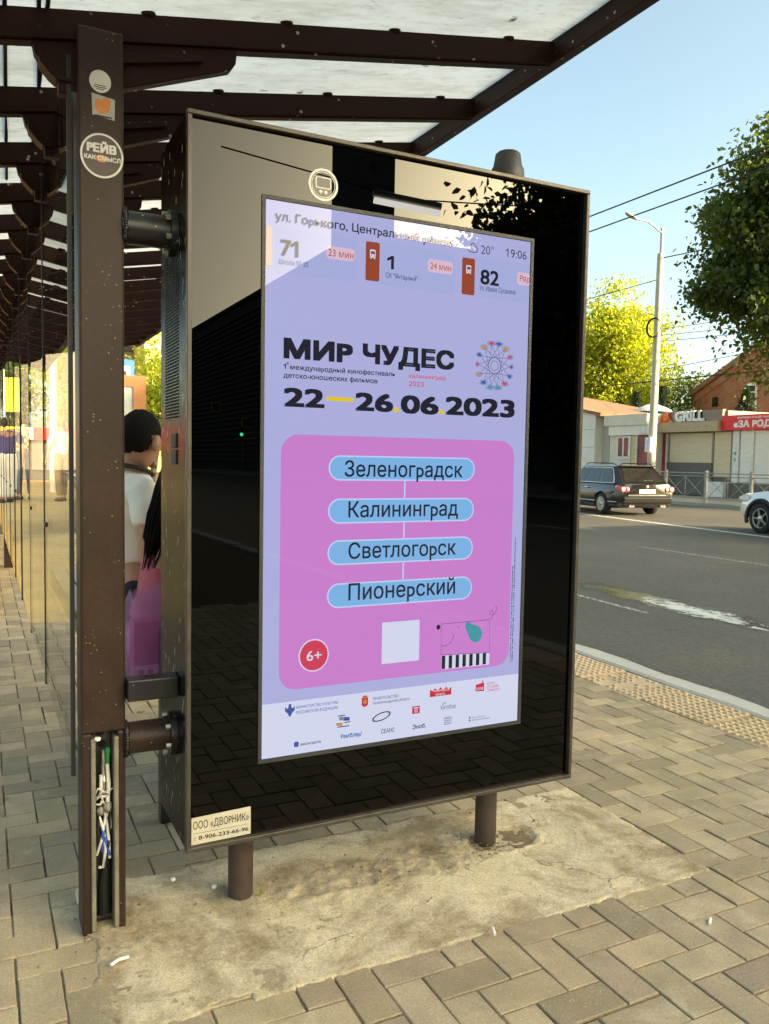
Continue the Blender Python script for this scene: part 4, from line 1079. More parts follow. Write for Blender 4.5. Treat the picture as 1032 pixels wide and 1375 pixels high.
def standing(pos, face_deg, h=1.74, stride=.12, arms=0.1, lean=0.0):
    k = h / 1.74; fx, fy = cos(radians(face_deg)), sin(radians(face_deg)); F = Vector((fx, fy, 0)); L = Vector((-fy, fx, 0)); B = Vector(pos)
    W = lambda f, l, z: B + (F * f + L * l) * k + Vector((0, 0, z * k))
    J = {'pelvis': W(0, 0, .95), 'waist': W(.01 + lean * .3, 0, 1.12), 'chest': W(.01 + lean, 0, 1.34), 'neck': W(0 + lean * 1.2, 0, 1.50), 'head': W(.025 + lean * 1.4, 0, 1.625)}
    for s_, q in (('L', 1), ('R', -1)):
        st = stride * q
        J[s_ + 'sh'] = W(lean, q * .185, 1.42); J[s_ + 'el'] = W(-.03 + lean - arms * q * .4, q * .245, 1.13); J[s_ + 'wr'] = W(.06 + lean - arms * q, q * .25, .89)
        J[s_ + 'hip'] = W(0, q * .09, .90); J[s_ + 'kn'] = W(.03 + st * .6, q * .095, .49); J[s_ + 'an'] = W(st, q * .10, .075); J[s_ + 'toe'] = W(st + .15, q * .115, .03)
        J[s_ + 'palm'] = L * (-q)
    return J, F, k
def walker(label, pos, face_deg, top, bottom, hair, h=1.74, sleeve=.5, **kw):
    J, F, k = standing(pos, face_deg, h, **kw)
    t = thing('person', label, 'person', pos)
    body('body', J, 'skin', t, F, k); shirt(J, top, t, k, sleeve, hem=Vector(J['pelvis']) - Vector((0, 0, .06)), grow=.022); trousers(J, bottom, t, k); shoes(J, t)
    hair_cap('hair', J['head'], F, hair, t, k, back=-.085); return t, J

PL = .45       # height of the raised market square behind the shelter
def seated(px, py, sz, face, lean=0, s=1.0, kneedir=None, head=None, headface=None, twist=0):
    F = Vector((cos(radians(face)), sin(radians(face)), 0)); L = Vector((-F.y, F.x, 0)); B = Vector((px, py, 0))
    W = lambda f, l, z: B + (F * f + L * l) * s + Vector((0, 0, sz + z * s))
    J = {'pelvis': W(0, 0, .10), 'waist': W(.0 + lean * .25, 0, .28), 'chest': W(.02 + lean * .7, 0, .49), 'neck': W(.0 + lean, 0, .655), 'head': W(.03 + lean * 1.2, 0, .785)}
    for k, q in (('L', 1), ('R', -1)):
        J[k + 'sh'] = W(.01 + lean * .85, q * .18, .575); J[k + 'el'] = W(.06 + lean, q * .225, .30); J[k + 'wr'] = W(.27 + lean, q * .16, .16)
        J[k + 'hip'] = W(.04, q * .095, .085); J[k + 'kn'] = W(.45, q * .11, .09); J[k + 'an'] = W(.46, q * .11, .075 - sz); J[k + 'toe'] = W(.61, q * .12, .03 - sz)
        J[k + 'palm'] = Vector((0, 0, -1))
    return J, F
# man in the gap between post and display, seen from behind, looking towards the road
J, F = seated(.555, 3.55, .585, 12, lean=.05, s=1.04)
J['head'] = Vector((.598, 3.50, 1.462)); J['neck'] = Vector((.575, 3.52, 1.375)); J['chest'] = Vector((.575, 3.55, 1.20)); J['waist'] = Vector((.555, 3.55, .97)); J['pelvis'] = Vector((.55, 3.55, .76))
for k, q in (('L', 1), ('R', -1)): J[k + 'hip'] = Vector((.59, 3.55 + q * .1, .745)); J[k + 'kn'] = Vector((1.0, 3.58 + q * .1, .70)); J[k + 'sh'] = Vector((.575 - q * .02, 3.55 + q * .165, 1.275)); J[k + 'el'] = Vector((.57 - q * .03, 3.55 + q * .22, .99)); J[k + 'wr'] = Vector((.80, 3.55 + q * .15, .80))
t = thing('person', 'man in a white t-shirt with short dark hair sitting on the shelter bench', 'person', (.555, 3.55, 0))
hf = (.72, .55, -.05)
body('body', J, 'skin', t, hf); shirt(J, 'cloth_white', t, 1.0, .62, 't_shirt', hem=Vector((.555, 3.55, .92))); trousers(J, 'trousers_navy', t); shoes(J, t)
hair_cap('hair', J['head'], hf, 'hair_dark', t, 1.0, back=-.060, front=.06)
pbr('strap_black', (.015, .015, .012), .6, specks=1, speck_col=(.5, .4, .12), speck_scale=30)
m = MB(); c = Vector((.575, 3.530, 1.338)); m.tube([c + Vector((.080 * cos(a), .080 * sin(a), .022 * cos(a + 2.6))) for a in [2 * pi * i / 24 for i in range(25)]], .010, 8); m.obj('neck_strap', 'strap_black', t)
# woman with long black hair in a pink dress
J, F = seated(.60, 3.20, .585, 20, lean=.11, s=.95)
J['waist'] = Vector((.628, 3.2, .88)); J['chest'] = Vector((.668, 3.21, 1.08)); J['neck'] = Vector((.705, 3.22, 1.24)); J['head'] = Vector((.75, 3.23, 1.375))
for k, q in (('L', 1), ('R', -1)): J[k + 'sh'] = Vector((.69, 3.21 + q * .16, 1.16)); J[k + 'el'] = Vector((.76, 3.21 + q * .19, .93)); J[k + 'wr'] = Vector((.95, 3.24 + q * .12, .80))
t = thing('person', 'woman in a pink dress with long black hair sitting behind the display', 'person', (.655, 3.20, 0))
body('body', J, 'skin', t, F, .95); hf = F
P = {'a': (J['chest'] + Vector((0, 0, .06)), (.115, .09)), 'b': (J['waist'], (.118, .095)), 'c': (J['pelvis'], (.165, .135)), 'd': (J['pelvis'] + F * .18, (.16, .11)), 'e': (J['pelvis'] + F * .42 + Vector((0, 0, -.03)), (.15, .09)), 'f': (J['pelvis'] + F * .50 + Vector((0, 0, -.3)), (.17, .10))}
d_ = skin_mesh('dress', P, [('c', 'b'), ('b', 'a'), ('c', 'd'), ('d', 'e'), ('e', 'f')], 'dress_pink', t)
for v in d_.data.vertices: v.co += v.normal * (.010 * noise.noise(Vector((v.co.x * 26, v.co.y * 26, v.co.z * 6))))
P = {'h': (J['head'] + Vector((-.012, 0, .02)), (.105, .10)), 'n': (Vector((.668, 3.16, 1.285)), (.072, .060)), 'b': (Vector((.612, 3.10, 1.185)), (.055, .046)), 'c': (Vector((.580, 3.07, 1.10)), (.036, .034)), 'd': (Vector((.566, 3.06, 1.045)), (.015, .014))}
def strands(mb):
    r = random.Random(8); path = [P[k][0] for k in 'hnbcd']; rad = [.085, .066, .054, .040, .022]
    for q in range(110):
        a = r.uniform(0, 2 * pi); s0 = r.uniform(.75, 1.06); e = r.uniform(-.03, .07)
        pts = [Vector(p) + Vector((cos(a) * R * s0 + r.uniform(-.004, .004), sin(a) * R * s0 + r.uniform(-.004, .004), 0)) for p, R in zip(path, rad)]; pts[-1].z -= e; pts[-1].x -= e * .25
        mb.tube(pts, [.004, .0045, .004, .003, .0008], 5, caps=False)
skin_mesh('hair', P, [('h', 'n'), ('n', 'b'), ('b', 'c'), ('c', 'd')], 'hair_dark', t, extra=strands)
shoes(J, t)
# bench and the gift bag on it
B = thing('bench', 'dark slatted bench inside the bus shelter', 'bench', (.62, 4.2, 0))
for i in range(4):
    m = MB(); m.box(.44 + i * .098, .44 + i * .098 + .088, 2.92, 6.2, .555, .583); m.obj('seat_slat', 'black_paint', B, bevel=.004)
for y in (3.1, 4.6, 6.0):
    m = MB(); m.box(.46, .80, y - .025, y + .025, .50, .554); m.box(.60, .66, y - .025, y + .025, 0, .4995); m.obj('support', 'black_paint', B)
m = MB(); m.box(.43, .445, 2.918, 6.2, .49, .552); m.obj('apron', 'black_paint', B)
def film_mat():
    T = NT('bag_film'); b = T.n('ShaderNodeBsdfPrincipled'); b.inputs['Base Color'].default_value = (.62, .38, .66, 1); b.inputs['Roughness'].default_value = .22
    tr = T.n('ShaderNodeBsdfTransparent'); tr.inputs[0].default_value = (.92, .74, .92, 1)
    tl = T.n('ShaderNodeBsdfTranslucent'); tl.inputs[0].default_value = (.7, .4, .7, 1)
    bp = T.n('ShaderNodeBump'); bp.inputs['Strength'].default_value = .9; bp.inputs['Distance'].default_value = .02; T.l(T.noise(T.n('ShaderNodeTexCoord').outputs['Object'], 22, 4, .6, 1.5), bp.inputs['Height']); T.l(bp.outputs[0], b.inputs['Normal'])
    m1 = T.n('ShaderNodeMixShader'); m1.inputs[0].default_value = .35; T.l(b.outputs[0], m1.inputs[1]); T.l(tl.outputs[0], m1.inputs[2])
    m2 = T.n('ShaderNodeMixShader'); m2.inputs[0].default_value = .66; T.l(m1.outputs[0], m2.inputs[1]); T.l(tr.outputs[0], m2.inputs[2]); T.l(m2.outputs[0], T.out.inputs[0])
film_mat(); pbr('box_magenta', (.42, .02, .17), .4, var=.15); pbr('box_label', (.55, .35, .45), .5); pbr('box_purple', (.12, .02, .16), .45)
G = thing('gift_bag', 'see-through purple plastic bag with magenta boxes standing on the bench end', 'bag', (.56, 3.0, .584))
m = MB(); V = []; nz, na = 14, 36
for i in range(nz + 1):
    t_ = i / nz
    for k in range(na):
        a = 2 * pi * k / na; ex = abs(cos(a)) ** .45 * math.copysign(1, cos(a)); ey = abs(sin(a)) ** .45 * math.copysign(1, sin(a))
        w = 1 - .18 * max(0, t_ - .55) / .45; p = Vector((.565 + .105 * ex * w, 3.03 + .085 * ey * w * (1 - .35 * t_), .585 + .345 * t_))
        q = noise.noise(Vector((p.x * 14, p.y * 14, p.z * 9))); p += Vector((ex, ey, 0)) * .020 * q; p.z += .03 * t_ * noise.noise(Vector((a * 1.5, 2, 0))) + .03 * t_ * ex
        V.append(p)
m.add(V, [(i*na+k, i*na+(k+1) % na, (i+1)*na+(k+1) % na, (i+1)*na+k) for i in range(nz) for k in range(na)], True); m.obj('bag_skin', 'bag_film', G)
m = MB(); m.box(.487, .575, 2.985, 3.07, .588, .80); bx = m.obj('box', 'box_magenta', G, bevel=.003)
m = MB(); m.box(.489, .573, 2.982, 2.9845, .592, .642); m.obj('box_label', 'box_label', bx)
m = MB(); m.prism(disc(.512, .618, .011, .011, 16), 2.980, 2.9815); m.prism(disc(.545, .618, .011, .011, 16), 2.980, 2.9815); m.obj('label_dot', 'box_magenta', bx)
m = MB(); m.box(.580, .650, 2.985, 3.07, .588, .77); m.obj('box', 'box_purple', G, bevel=.003)

# ------------------------------------------------------------------ behind the shelter: raised square seen mirrored in the glass wall
pbr('sunlit_gold_paving', (.64, .45, .17), .85, var=.2, scale=1.2, bump=.3, bscale=60)  # golden sunlight on the square is put into this base colour
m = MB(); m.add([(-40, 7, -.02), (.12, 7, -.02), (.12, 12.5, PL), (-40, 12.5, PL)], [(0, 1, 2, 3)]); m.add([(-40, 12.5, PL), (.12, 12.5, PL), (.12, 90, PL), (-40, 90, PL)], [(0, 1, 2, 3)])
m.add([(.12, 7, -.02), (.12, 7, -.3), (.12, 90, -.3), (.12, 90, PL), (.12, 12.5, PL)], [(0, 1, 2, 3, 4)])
tag(m.obj('raised_path', 'sunlit_gold_paving'), kind='structure')
walker('person walking away in a cream shirt and brown trousers, mirrored in the glass', (-1.02, 17.6, PL), 70, 'shirt_cream', 'trousers_brown', 'hair_red', 1.66, .95)
def checks():
    T = NT('cloth_checked'); tc = T.n('ShaderNodeTexCoord').outputs['Object']; b = T.n('ShaderNodeBsdfPrincipled'); b.inputs['Roughness'].default_value = .85
    ck = T.n('ShaderNodeTexChecker'); ck.inputs['Scale'].default_value = 16; ck.inputs[1].default_value = (.12, .07, .04, 1); ck.inputs[2].default_value = (.45, .33, .19, 1); T.l(tc, ck.inputs[0]); T.l(ck.outputs[0], b.inputs[0]); T.l(b.outputs[0], T.out.inputs[0])
checks(); pbr('denim', (.10, .13, .19), .85)
walker('person in a brown checked shirt and jeans, mirrored in the far glass panes', (-.26, 18.2, PL), 100, 'cloth_checked', 'denim', 'hair_dark', 1.72, .9)
walker('person in a violet top and white trousers, mirrored at the edge of the glass', (.03, 17.2, PL), 80, 'shirt_violet', 'cloth_white', 'hair_dark', 1.62, .8)
# ------------------------------------------------------------------ trees
leafmat('leaf_dark', (.013, .028, .004), (.090, .135, .014), .38, (.20, .26, .014))
leafmat('leaf_yellow', (.13, .18, .012), (.32, .37, .02), .6, (.80, .80, .03))
leafmat('leaf_mid', (.040, .075, .018), (.10, .145, .030), .40, (.30, .32, .03))
leafmat('leaf_conifer', (.018, .040, .016), (.045, .080, .028), .2)
pbr('bark', (.085, .065, .045), .9, var=.3, scale=8, bump=.6, bscale=30)
def leaves(name, pts, size, mat, parent, seed=0, aspect=.62, droop=.35):
    r = np.random.default_rng(seed); n = len(pts)
    d = r.normal(size=(n, 3)); d[:, 2] -= droop; d /= np.linalg.norm(d, axis=1)[:, None]
    q = r.normal(size=(n, 3)); q[:, 2] += .6; s = np.cross(d, q); s /= np.linalg.norm(s, axis=1)[:, None] + 1e-9; nn = np.cross(s, d)
    L = (size * r.uniform(.6, 1.25, n))[:, None]
    P = np.empty((n, 6, 3)); w = aspect * .5
    P[:, 0] = pts; P[:, 1] = pts + d * L * .35 + s * L * w + nn * L * .08; P[:, 2] = pts + d * L * .75 + s * L * w * .6 + nn * L * .02
    P[:, 3] = pts + d * L - nn * L * .10; P[:, 4] = pts + d * L * .75 - s * L * w * .6 + nn * L * .02; P[:, 5] = pts + d * L * .35 - s * L * w + nn * L * .08
    me = bpy.data.meshes.new(name); me.vertices.add(n * 6); me.vertices.foreach_set('co', P.reshape(-1))
    me.loops.add(n * 6); me.loops.foreach_set('vertex_index', np.arange(n * 6, dtype=np.int32))
    me.polygons.add(n); me.polygons.foreach_set('loop_start', np.arange(0, n * 6, 6, dtype=np.int32)); me.update(calc_edges=True)
    o = bpy.data.objects.new(name, me); COL.objects.link(o); me.materials.append(MATS[mat])
    clump = r.uniform(0, 1, n) * .6 + np.array([.5 + .5 * noise.noise(Vector(p) * 1.1) for p in pts]) * .4
    setvar(o, np.repeat(clump, 6)[:, None] * np.ones((1, 3)))
    if parent is not None: o.parent = parent; o.matrix_parent_inverse = wm(parent).inverted()
    return o
def crown_points(c, rad, nclump, nleaf, cs, seed, shell=.45, squash=1.0, gaps=0):
    r = np.random.default_rng(seed); out = []
    for _ in range(nclump):
        u = r.normal(size=3); u /= np.linalg.norm(u); k = (shell + (1 - shell) * r.random()) * (1 + .12 * noise.noise(Vector(u) * 2.3 + Vector((seed, 0, 0))))
        cc = np.array(c) + u * k * np.array(rad); m = int(nleaf * r.uniform(.5, 1.4))
        s = cs * r.uniform(.65, 1.35); out.append(cc + r.normal(size=(m, 3)) * np.array([s, s, s * .72]))
    return np.concatenate(out)
def tree(name, label, base, c, rad, nclump, nleaf, cs, size, mat, seed, tr=.22, group=None, shell=.45):
    t = thing(name, label, 'tree', base, 0, group); r = random.Random(seed); b = Vector(base); c = Vector(c)
    m = MB(); top = c + Vector((0, 0, rad[2] * .4))
    m.tube([b, b.lerp(c, .4) + Vector((r.uniform(-.1, .1), r.uniform(-.1, .1), 0)), c, top], [tr, tr * .75, tr * .5, tr * .12], 10)
    for k in range(12):
        p = b.lerp(top, r.uniform(.42, .85)); a = r.uniform(0, 2 * pi); q = c + Vector((rad[0] * .75 * cos(a), rad[1] * .75 * sin(a), rad[2] * r.uniform(-.4, .6)))
        m.tube([p, p.lerp(q, .5) + Vector((0, 0, .25)), q], [tr * .35, tr * .2, tr * .05], 6)
    m.obj('trunk', 'bark', t)
    leaves('crown', crown_points(c, rad, nclump, nleaf, cs, seed, shell), size, mat, t, seed); return t
tree('broadleaf_tree', 'tall dark green maple tree overhanging the red shop sign', (25.6, 18.6, -.05), (24.6, 18.1, 8.75), (3.6, 3.95, 4.3), 360, 190, .42, .20, 'leaf_dark', 3, .24, shell=.35)
tree('broadleaf_tree', 'sunlit yellow-green tree rising behind the low white building', (40, 45.6, 0), (40, 45.6, 8.0), (4.5, 4.9, 5.6), 300, 130, .55, .26, 'leaf_yellow', 5, .3, shell=.35)
tree('broadleaf_tree', 'smaller green tree between lamp post and brick house', (46, 44.5, 0), (46, 44.3, 5.2), (3.2, 3.6, 3.2), 110, 80, .5, .26, 'leaf_mid', 9, .2)
tree('broadleaf_tree', 'green street tree standing beyond the far end of the shelter', (6.6, 36, 0), (7.6, 38, 3.9), (2.6, 2.6, 2.3), 90, 80, .45, .22, 'leaf_yellow', 12, .16)
tree('broadleaf_tree', 'big dark tree mirrored in the display glass', (24.9, -26.4, 0), (24.9, -26.4, 8.6), (6.2, 6.2, 7.2), 420, 70, .8, .42, 'leaf_dark', 21, .35, shell=.25)
tree('broadleaf_tree', 'yellow-green tree on the market square, mirrored in the nearest glass pane', (-3.4, 33, PL), (-3.0, 33, 4.6), (1.6, 1.6, 2.6), 90, 80, .35, .2, 'leaf_yellow', 14, .15)
tree('broadleaf_tree', 'dark tree on the market square, mirrored in the far glass panes', (-.9, 40, PL), (-.9, 40, 4.3), (1.3, 1.3, 1.7), 60, 70, .35, .2, 'leaf_mid', 15, .15)
def conifer(label, base, h, r0, seed, group=None):
    t = thing('conifer_shrub', label, 'shrub', base, 0, group); r = np.random.default_rng(seed); b = np.array(base)
    m = MB(); m.tube([base, (base[0], base[1], base[2] + h * .9)], [.06, .02], 6); m.obj('stem', 'bark', t)
    n = int(1500 * h); z = r.random(n) ** .8; a = r.uniform(0, 2 * pi, n); rr_ = r0 * (1 - z * .92) * np.sqrt(r.uniform(.35, 1.1, n)) * (1 + .2 * np.sin(a * 5 + z * 20))
    leaves('foliage', b + np.stack([rr_ * np.cos(a), rr_ * np.sin(a), z * h], 1), .17, 'leaf_conifer', t, seed, .35, -.5)
conifer('conifer shrub in front of the arched window of the brick house', (33, 27.65, 3.3), 1.75, .62, 1)
conifer('short conifer shrub beside the small dark window of the brick house', (33, 31.0, 3.4), .75, .55, 2)
for i, (x, y, z, h, r0, l) in enumerate(((38, 40.3, 0, 6.0, 1.5, 'dark conifer just right of the lamp post'), (38, 38.0, 0, 6.2, 1.4, 'dark conifer leaning against the corner of the brick house'), (38.5, 42.6, 0, 6.0, 1.5, 'dark conifer left of the lamp post'))):
    conifer(l, (x, y, z), h, r0, 30 + i, 'conifers before the brick house')

# ------------------------------------------------------------------ across the road: pavement, fence, kiosks, brick house
pbr('grey_paving', (.36, .32, .25), .9, var=.15, scale=.8, bump=.3, bscale=40)
pbr('far_kerb', (.36, .34, .28), .85, var=.15, scale=4)
def fk(y): return 23.75 + .05 * (y - 19.7)
m = MB(); m.add([(fk(-90) + .16, -90, 0), (90, -90, 0), (90, 150, 0), (fk(150) + .16, 150, 0)], [(0, 1, 2, 3)]); tag(m.obj('far_pavement', 'grey_paving'), kind='structure')
m = MB(); m.prism([(fk(-90), -90), (fk(-90) + .16, -90), (fk(150) + .16, 150), (fk(150), 150)], -.3, .008, 'z'); tag(m.obj('far_kerb', 'far_kerb'), kind='structure')
pbr('fence_grey', (.32, .31, .27), .5, metal=.2, var=.15)
def fence_bay(label, y1, L):
    x = 24.25; t = thing('fence_bay', label, 'fence', (x, y1, 0), 0, 'pedestrian fence along the far pavement')
    m = MB(); m.box(x - .05, x + .05, y1 - .05, y1 + .05, 0, 1.20); m.obj('post', 'fence_grey', t)
    yb = y1 + L
    for z in (1.10, .98, .16):
        m = MB(); m.tube([(x, y1 + .051, z), (x, yb - .051, z)], .022 if z > 1 else .016, 8); m.obj('rail', 'fence_grey', t)
    ym = (y1 + yb) / 2
    m = MB(); m.tube([(x, ym, .176), (x, ym, .964)], .013, 6); m.obj('bar', 'fence_grey', t)
    for a, b in ((y1 + .06, ym - .02), (ym + .02, yb - .06)):
        for z0, z1, dx in ((.18, .96, -.012), (.96, .18, .012)):
            m = MB(); m.tube([(x + dx, a, z0), (x + dx, b, z1)], .011, 6); m.obj('brace', 'fence_grey', t)
names = {0: 'fence bay just left of the white car', 1: 'fence bay between the black car and the white car', 2: 'fence bay mostly hidden behind the rear of the black car', -1: 'fence bay behind the white car', 3: 'fence bay hidden behind the black car', 4: 'fence bay left of the black car behind the display'}
for k in (-1, 0, 1, 2): fence_bay(names[k], 19.93 + k * 2.0, 2.0)

pbr('fascia_taupe', (.26, .21, .15), .6, var=.08, scale=3); pbr('fascia_tan', (.46, .35, .21), .6, var=.10, scale=3)
pbr('shutter_beige', (.68, .57, .38), .6, var=.08, scale=2, stretch=(1, 1, 8)); pbr('shutter_white', (.84, .79, .68), .6, var=.06, scale=2, stretch=(1, 1, 8))
pbr('dark_cladding', (.12, .108, .09), .6, var=.2, scale=3); pbr('sign_red', (.80, .018, .020), .45, var=.05); pbr('letter_white', (.85, .83, .78), .5)
pbr('logo_orange', (.75, .16, .02), .5); pbr('wall_cream', (.72, .65, .51), .85, var=.1, scale=1.5); pbr('wall_white', (.82, .77, .66), .85, var=.08, scale=1.2, grime=.2, grime_col=(.4, .36, .28))
pbr('roof_rust', (.26, .14, .075), .8, var=.25, scale=3); pbr('roof_felt', (.10, .095, .085), .9); pbr('frame_white', (.74, .72, .66), .5); pbr('panel_yellow', (.62, .50, .22), .6)
pbr('poster_red', (.26, .035, .030), .4, var=.7, scale=2.2); pbr('dark_glass', (.02, .02, .02), .12, spec=.6)
KX = 29.0
K1 = thing('grill_kiosk', 'taupe grill kiosk with rolled down beige shutters and white letters', 'kiosk', (KX + 2, 27.3, 0))
m = MB(); m.box(KX + .25, KX + 5, 25.05, 29.75, 0, 3.35); m.obj('wall', 'dark_cladding', K1)
m = MB(); m.box(KX + .05, KX + .249, 25.52, 29.40, 3.352, 3.86); m.box(KX + .25, KX + 5, 25.4, 29.6, 3.352, 3.80); m.obj('fascia', 'fascia_taupe', K1)
m = MB(); m.box(KX - .25, KX + .248, 25.50, 29.42, 2.90, 3.348); m.obj('fascia_lower', 'fascia_tan', K1)
def shutter(par, mat, x, y0, y1, z0, z1, name='shutter', pitch=.085):
    m = MB(); n = int((z1 - z0) / pitch); prof = []
    for i in range(n):
        z = z0 + (z1 - z0) * i / n; d = (z1 - z0) / n; prof += [(x - .014, z + .01), (x - .014, z + d * .8), (x, z + d)]
    prof = [(x, z0)] + prof + [(x + .05, z1), (x + .05, z0)]
    m.prism(prof, y0, y1); return m.obj(name, mat, par)
shutter(K1, 'shutter_beige', KX + .20, 26.14, 28.62, 1.50, 2.86); shutter(K1, 'shutter_beige', KX + .20, 25.12, 26.02, .92, 2.88)
m = MB(); m.box(KX + .10, KX + .248, 26.06, 28.70, .05, 1.495); m.box(KX + .06, KX + .10, 26.3, 28.5, .85, .90); m.obj('plinth', 'dark_cladding', K1)
m = MB(); m.box(KX + .16, KX + .248, 26.03, 26.13, .9, 2.89); m.box(KX + .16, KX + .248, 28.63, 28.72, 1.5, 2.89); m.box(KX + .16, KX + .248, 25.03, 25.11, .9, 2.89); m.obj('shutter_guide', 'fascia_taupe', K1)
m = MB(); m.box(KX - .3, KX + .248, 25.05, 26.0, .02, .62); m.box(KX - .32, KX + .248, 25.03, 26.02, .625, .68); m.box(KX - .325, KX - .321, 25.2, 25.85, .35, .60); m.obj('step', 'frame_white', K1)
EX = lambda x, yr: (lambda a, b, l: (x - l, yr - a, b))
L_ = lettering('sign_letters', [('GRILL', 0, 3.385, 1.70, .50, .05)], 'letter_white', K1, EX(KX + .03, 28.16), extrude=.09)
m = MB(); m.prism([(y, z) for y, z in disc(28.76, 3.50, .30, .19, 24)], KX - .06, KX + .04, 'x'); m.prism([(y, z) for y, z in disc(28.72, 3.62, .20, .17, 20)], KX - .09, KX - .0605, 'x'); m.tube([(KX - .03, 28.6, 3.70), (KX - .03, 28.5, 3.86)], .04, 8); m.tube([(KX - .03, 28.72, 3.72), (KX - .03, 28.68, 3.88)], .035, 8); m.obj('sign_emblem', 'logo_orange', K1)
m = MB(); m.prism([(y, z) for y, z in disc(28.76, 3.40, .36, .10, 24)], KX - .02, KX + .045, 'x'); m.obj('sign_plate', 'letter_white', K1)
K2 = thing('fish_kiosk', 'white kiosk with closed roller doors under a long red sign', 'kiosk', (KX + 2, 22, 0))
m = MB(); m.box(KX + .25, KX + 5, 14, 25.02, 0, 3.4); m.obj('wall', 'wall_white', K2)
m = MB(); m.box(KX - .05, KX + .249, 14, 25.46, 2.92, 3.56); sg = m.obj('sign_board', 'sign_red', K2)
lettering('sign_letters', [('«ЗА РОДИНУ»', .62, 3.03, 3.05, .30, .04), ('ФИРМЕННЫЙ РЫБНЫЙ МАГАЗИН', .80, 3.40, 3.0, .085, .02)], 'letter_white', sg, EX(KX - .053, 25.46))
for a, b in ((24.02, 24.62), (22.6, 23.9), (21.2, 22.5), (19.8, 21.1)): shutter(K2, 'shutter_white', KX + .19, a, b, .68, 2.90)
m = MB(); m.box(KX + .12, KX + .248, 24.66, 24.98, .66, 2.915); m.box(KX + .12, KX + .248, 23.91, 24.01, .66, 2.915); m.obj('door_jamb', 'frame_white', K2)
pbr('decal_teal', (.15, .42, .42), .5); pbr('decal_green', (.35, .48, .20), .5)
for z, mt in ((1.93, 'decal_teal'), (1.66, 'decal_green')):
    m = MB(); m.prism(disc(24.84, z, .075, .085, 16), KX + .112, KX + .118, 'x'); m.obj('door_decal', mt, K2)
m = MB(); m.box(KX - .1, KX + .248, 14, 24.98, 0, .64); m.obj('plinth', 'dark_cladding', K2)
K3 = thing('cafe_pavilion', 'low cream pavilion with white window and red poster panels behind lamp post', 'pavilion', (30, 30, 0))
X3 = 28.2
m = MB(); m.box(X3 + .2, X3 + 5, 29.02, 31.86, 0, 3.26); m.obj('wall', 'wall_cream', K3)
m = MB(); m.box(X3 - .15, X3 + 5, 29.0, 31.95, 3.262, 3.78); m.obj('cornice', 'wall_cream', K3)
m = MB(); m.box(X3 - .05, X3 + .199, 29.02, 31.70, 2.79, 3.258); m.obj('fascia', 'wall_white', K3)
m = MB(); m.box(X3 + .1, X3 + .199, 30.34, 31.26, 1.64, 2.77); wf = m.obj('window', 'frame_white', K3)
m = MB(); [m.box(X3 + .09, X3 + .099, a, b, 1.76, 2.67) for a, b in ((30.46, 30.74), (30.86, 31.14))]; m.obj('pane', 'poster_red', wf)
m = MB(); m.box(X3 + .1, X3 + .199, 29.86, 30.25, 0, 2.77); m.obj('door', 'panel_yellow', K3)
m = MB(); m.box(X3 + .1, X3 + .199, 29.08, 29.80, .1, 2.77); m.obj('poster_panel', 'poster_red', K3)
m = MB(); m.box(KX + .10, KX + .249, 28.76, 29.22, .1, 2.86); m.obj('poster_panel', 'poster_red', K3)
m = MB(); [m.box(X3 + .05, X3 + .199, a, a + .055, 0, 2.78) for a in (29.02, 29.805, 30.26)]; m.obj('mullion', 'frame_white', K3)
m = MB(); m.box(KX + .06, KX + .249, 28.715, 28.755, 0, 2.86); m.obj('mullion', 'frame_white', K3)
m = MB(); m.box(X3 - .1, X3 + .04, 29.15, 29.48, 2.85, 3.12); m.obj('wall_unit', 'frame_white', K3)
m = MB(); m.lathe([(1.05, 0), (1.0, .09), (.75, .22), (.32, .40), (.0, .44)], (33, 33.75, 4.25), 28); m.lathe([(.16, -.9), (.16, 0.05)], (33, 33.75, 4.25), 10); m.obj('roof_vent', 'frame_white', K3)
K4 = thing('white_building', 'white rendered low building with rusty lean-to roof behind the black car', 'building', (30, 38, 0))
pbr('wall_warm_grey', (.50, .45, .36), .85, var=.1)  # warm grey cladding beside the white render
m = MB(); m.prism([(31.96, 0), (42, 0), (42, 5.2), (32.5, 3.72), (31.96, 3.5)], 28.45, 34, 'x'); m.obj('wall', 'wall_warm_grey', K4)
m = MB(); m.prism([(32.47, 0), (42, 0), (42, 5.25), (32.47, 3.90)], 27.95, 28.448, 'x'); m.obj('wall', 'wall_white', K4)
m = MB(); m.prism([(31.97, 3.76), (42, 5.6), (42, 5.75), (31.9, 3.92)], 27.8, 34.2, 'x'); m.obj('roof', 'roof_rust', K4)
m = MB(); m.box(27.94, 27.949, 32.5, 41.8, 2.2, 2.22); m.box(27.94, 27.949, 32.5, 41.8, 3.1, 3.12); m.obj('wall_joint', 'far_kerb', K4)

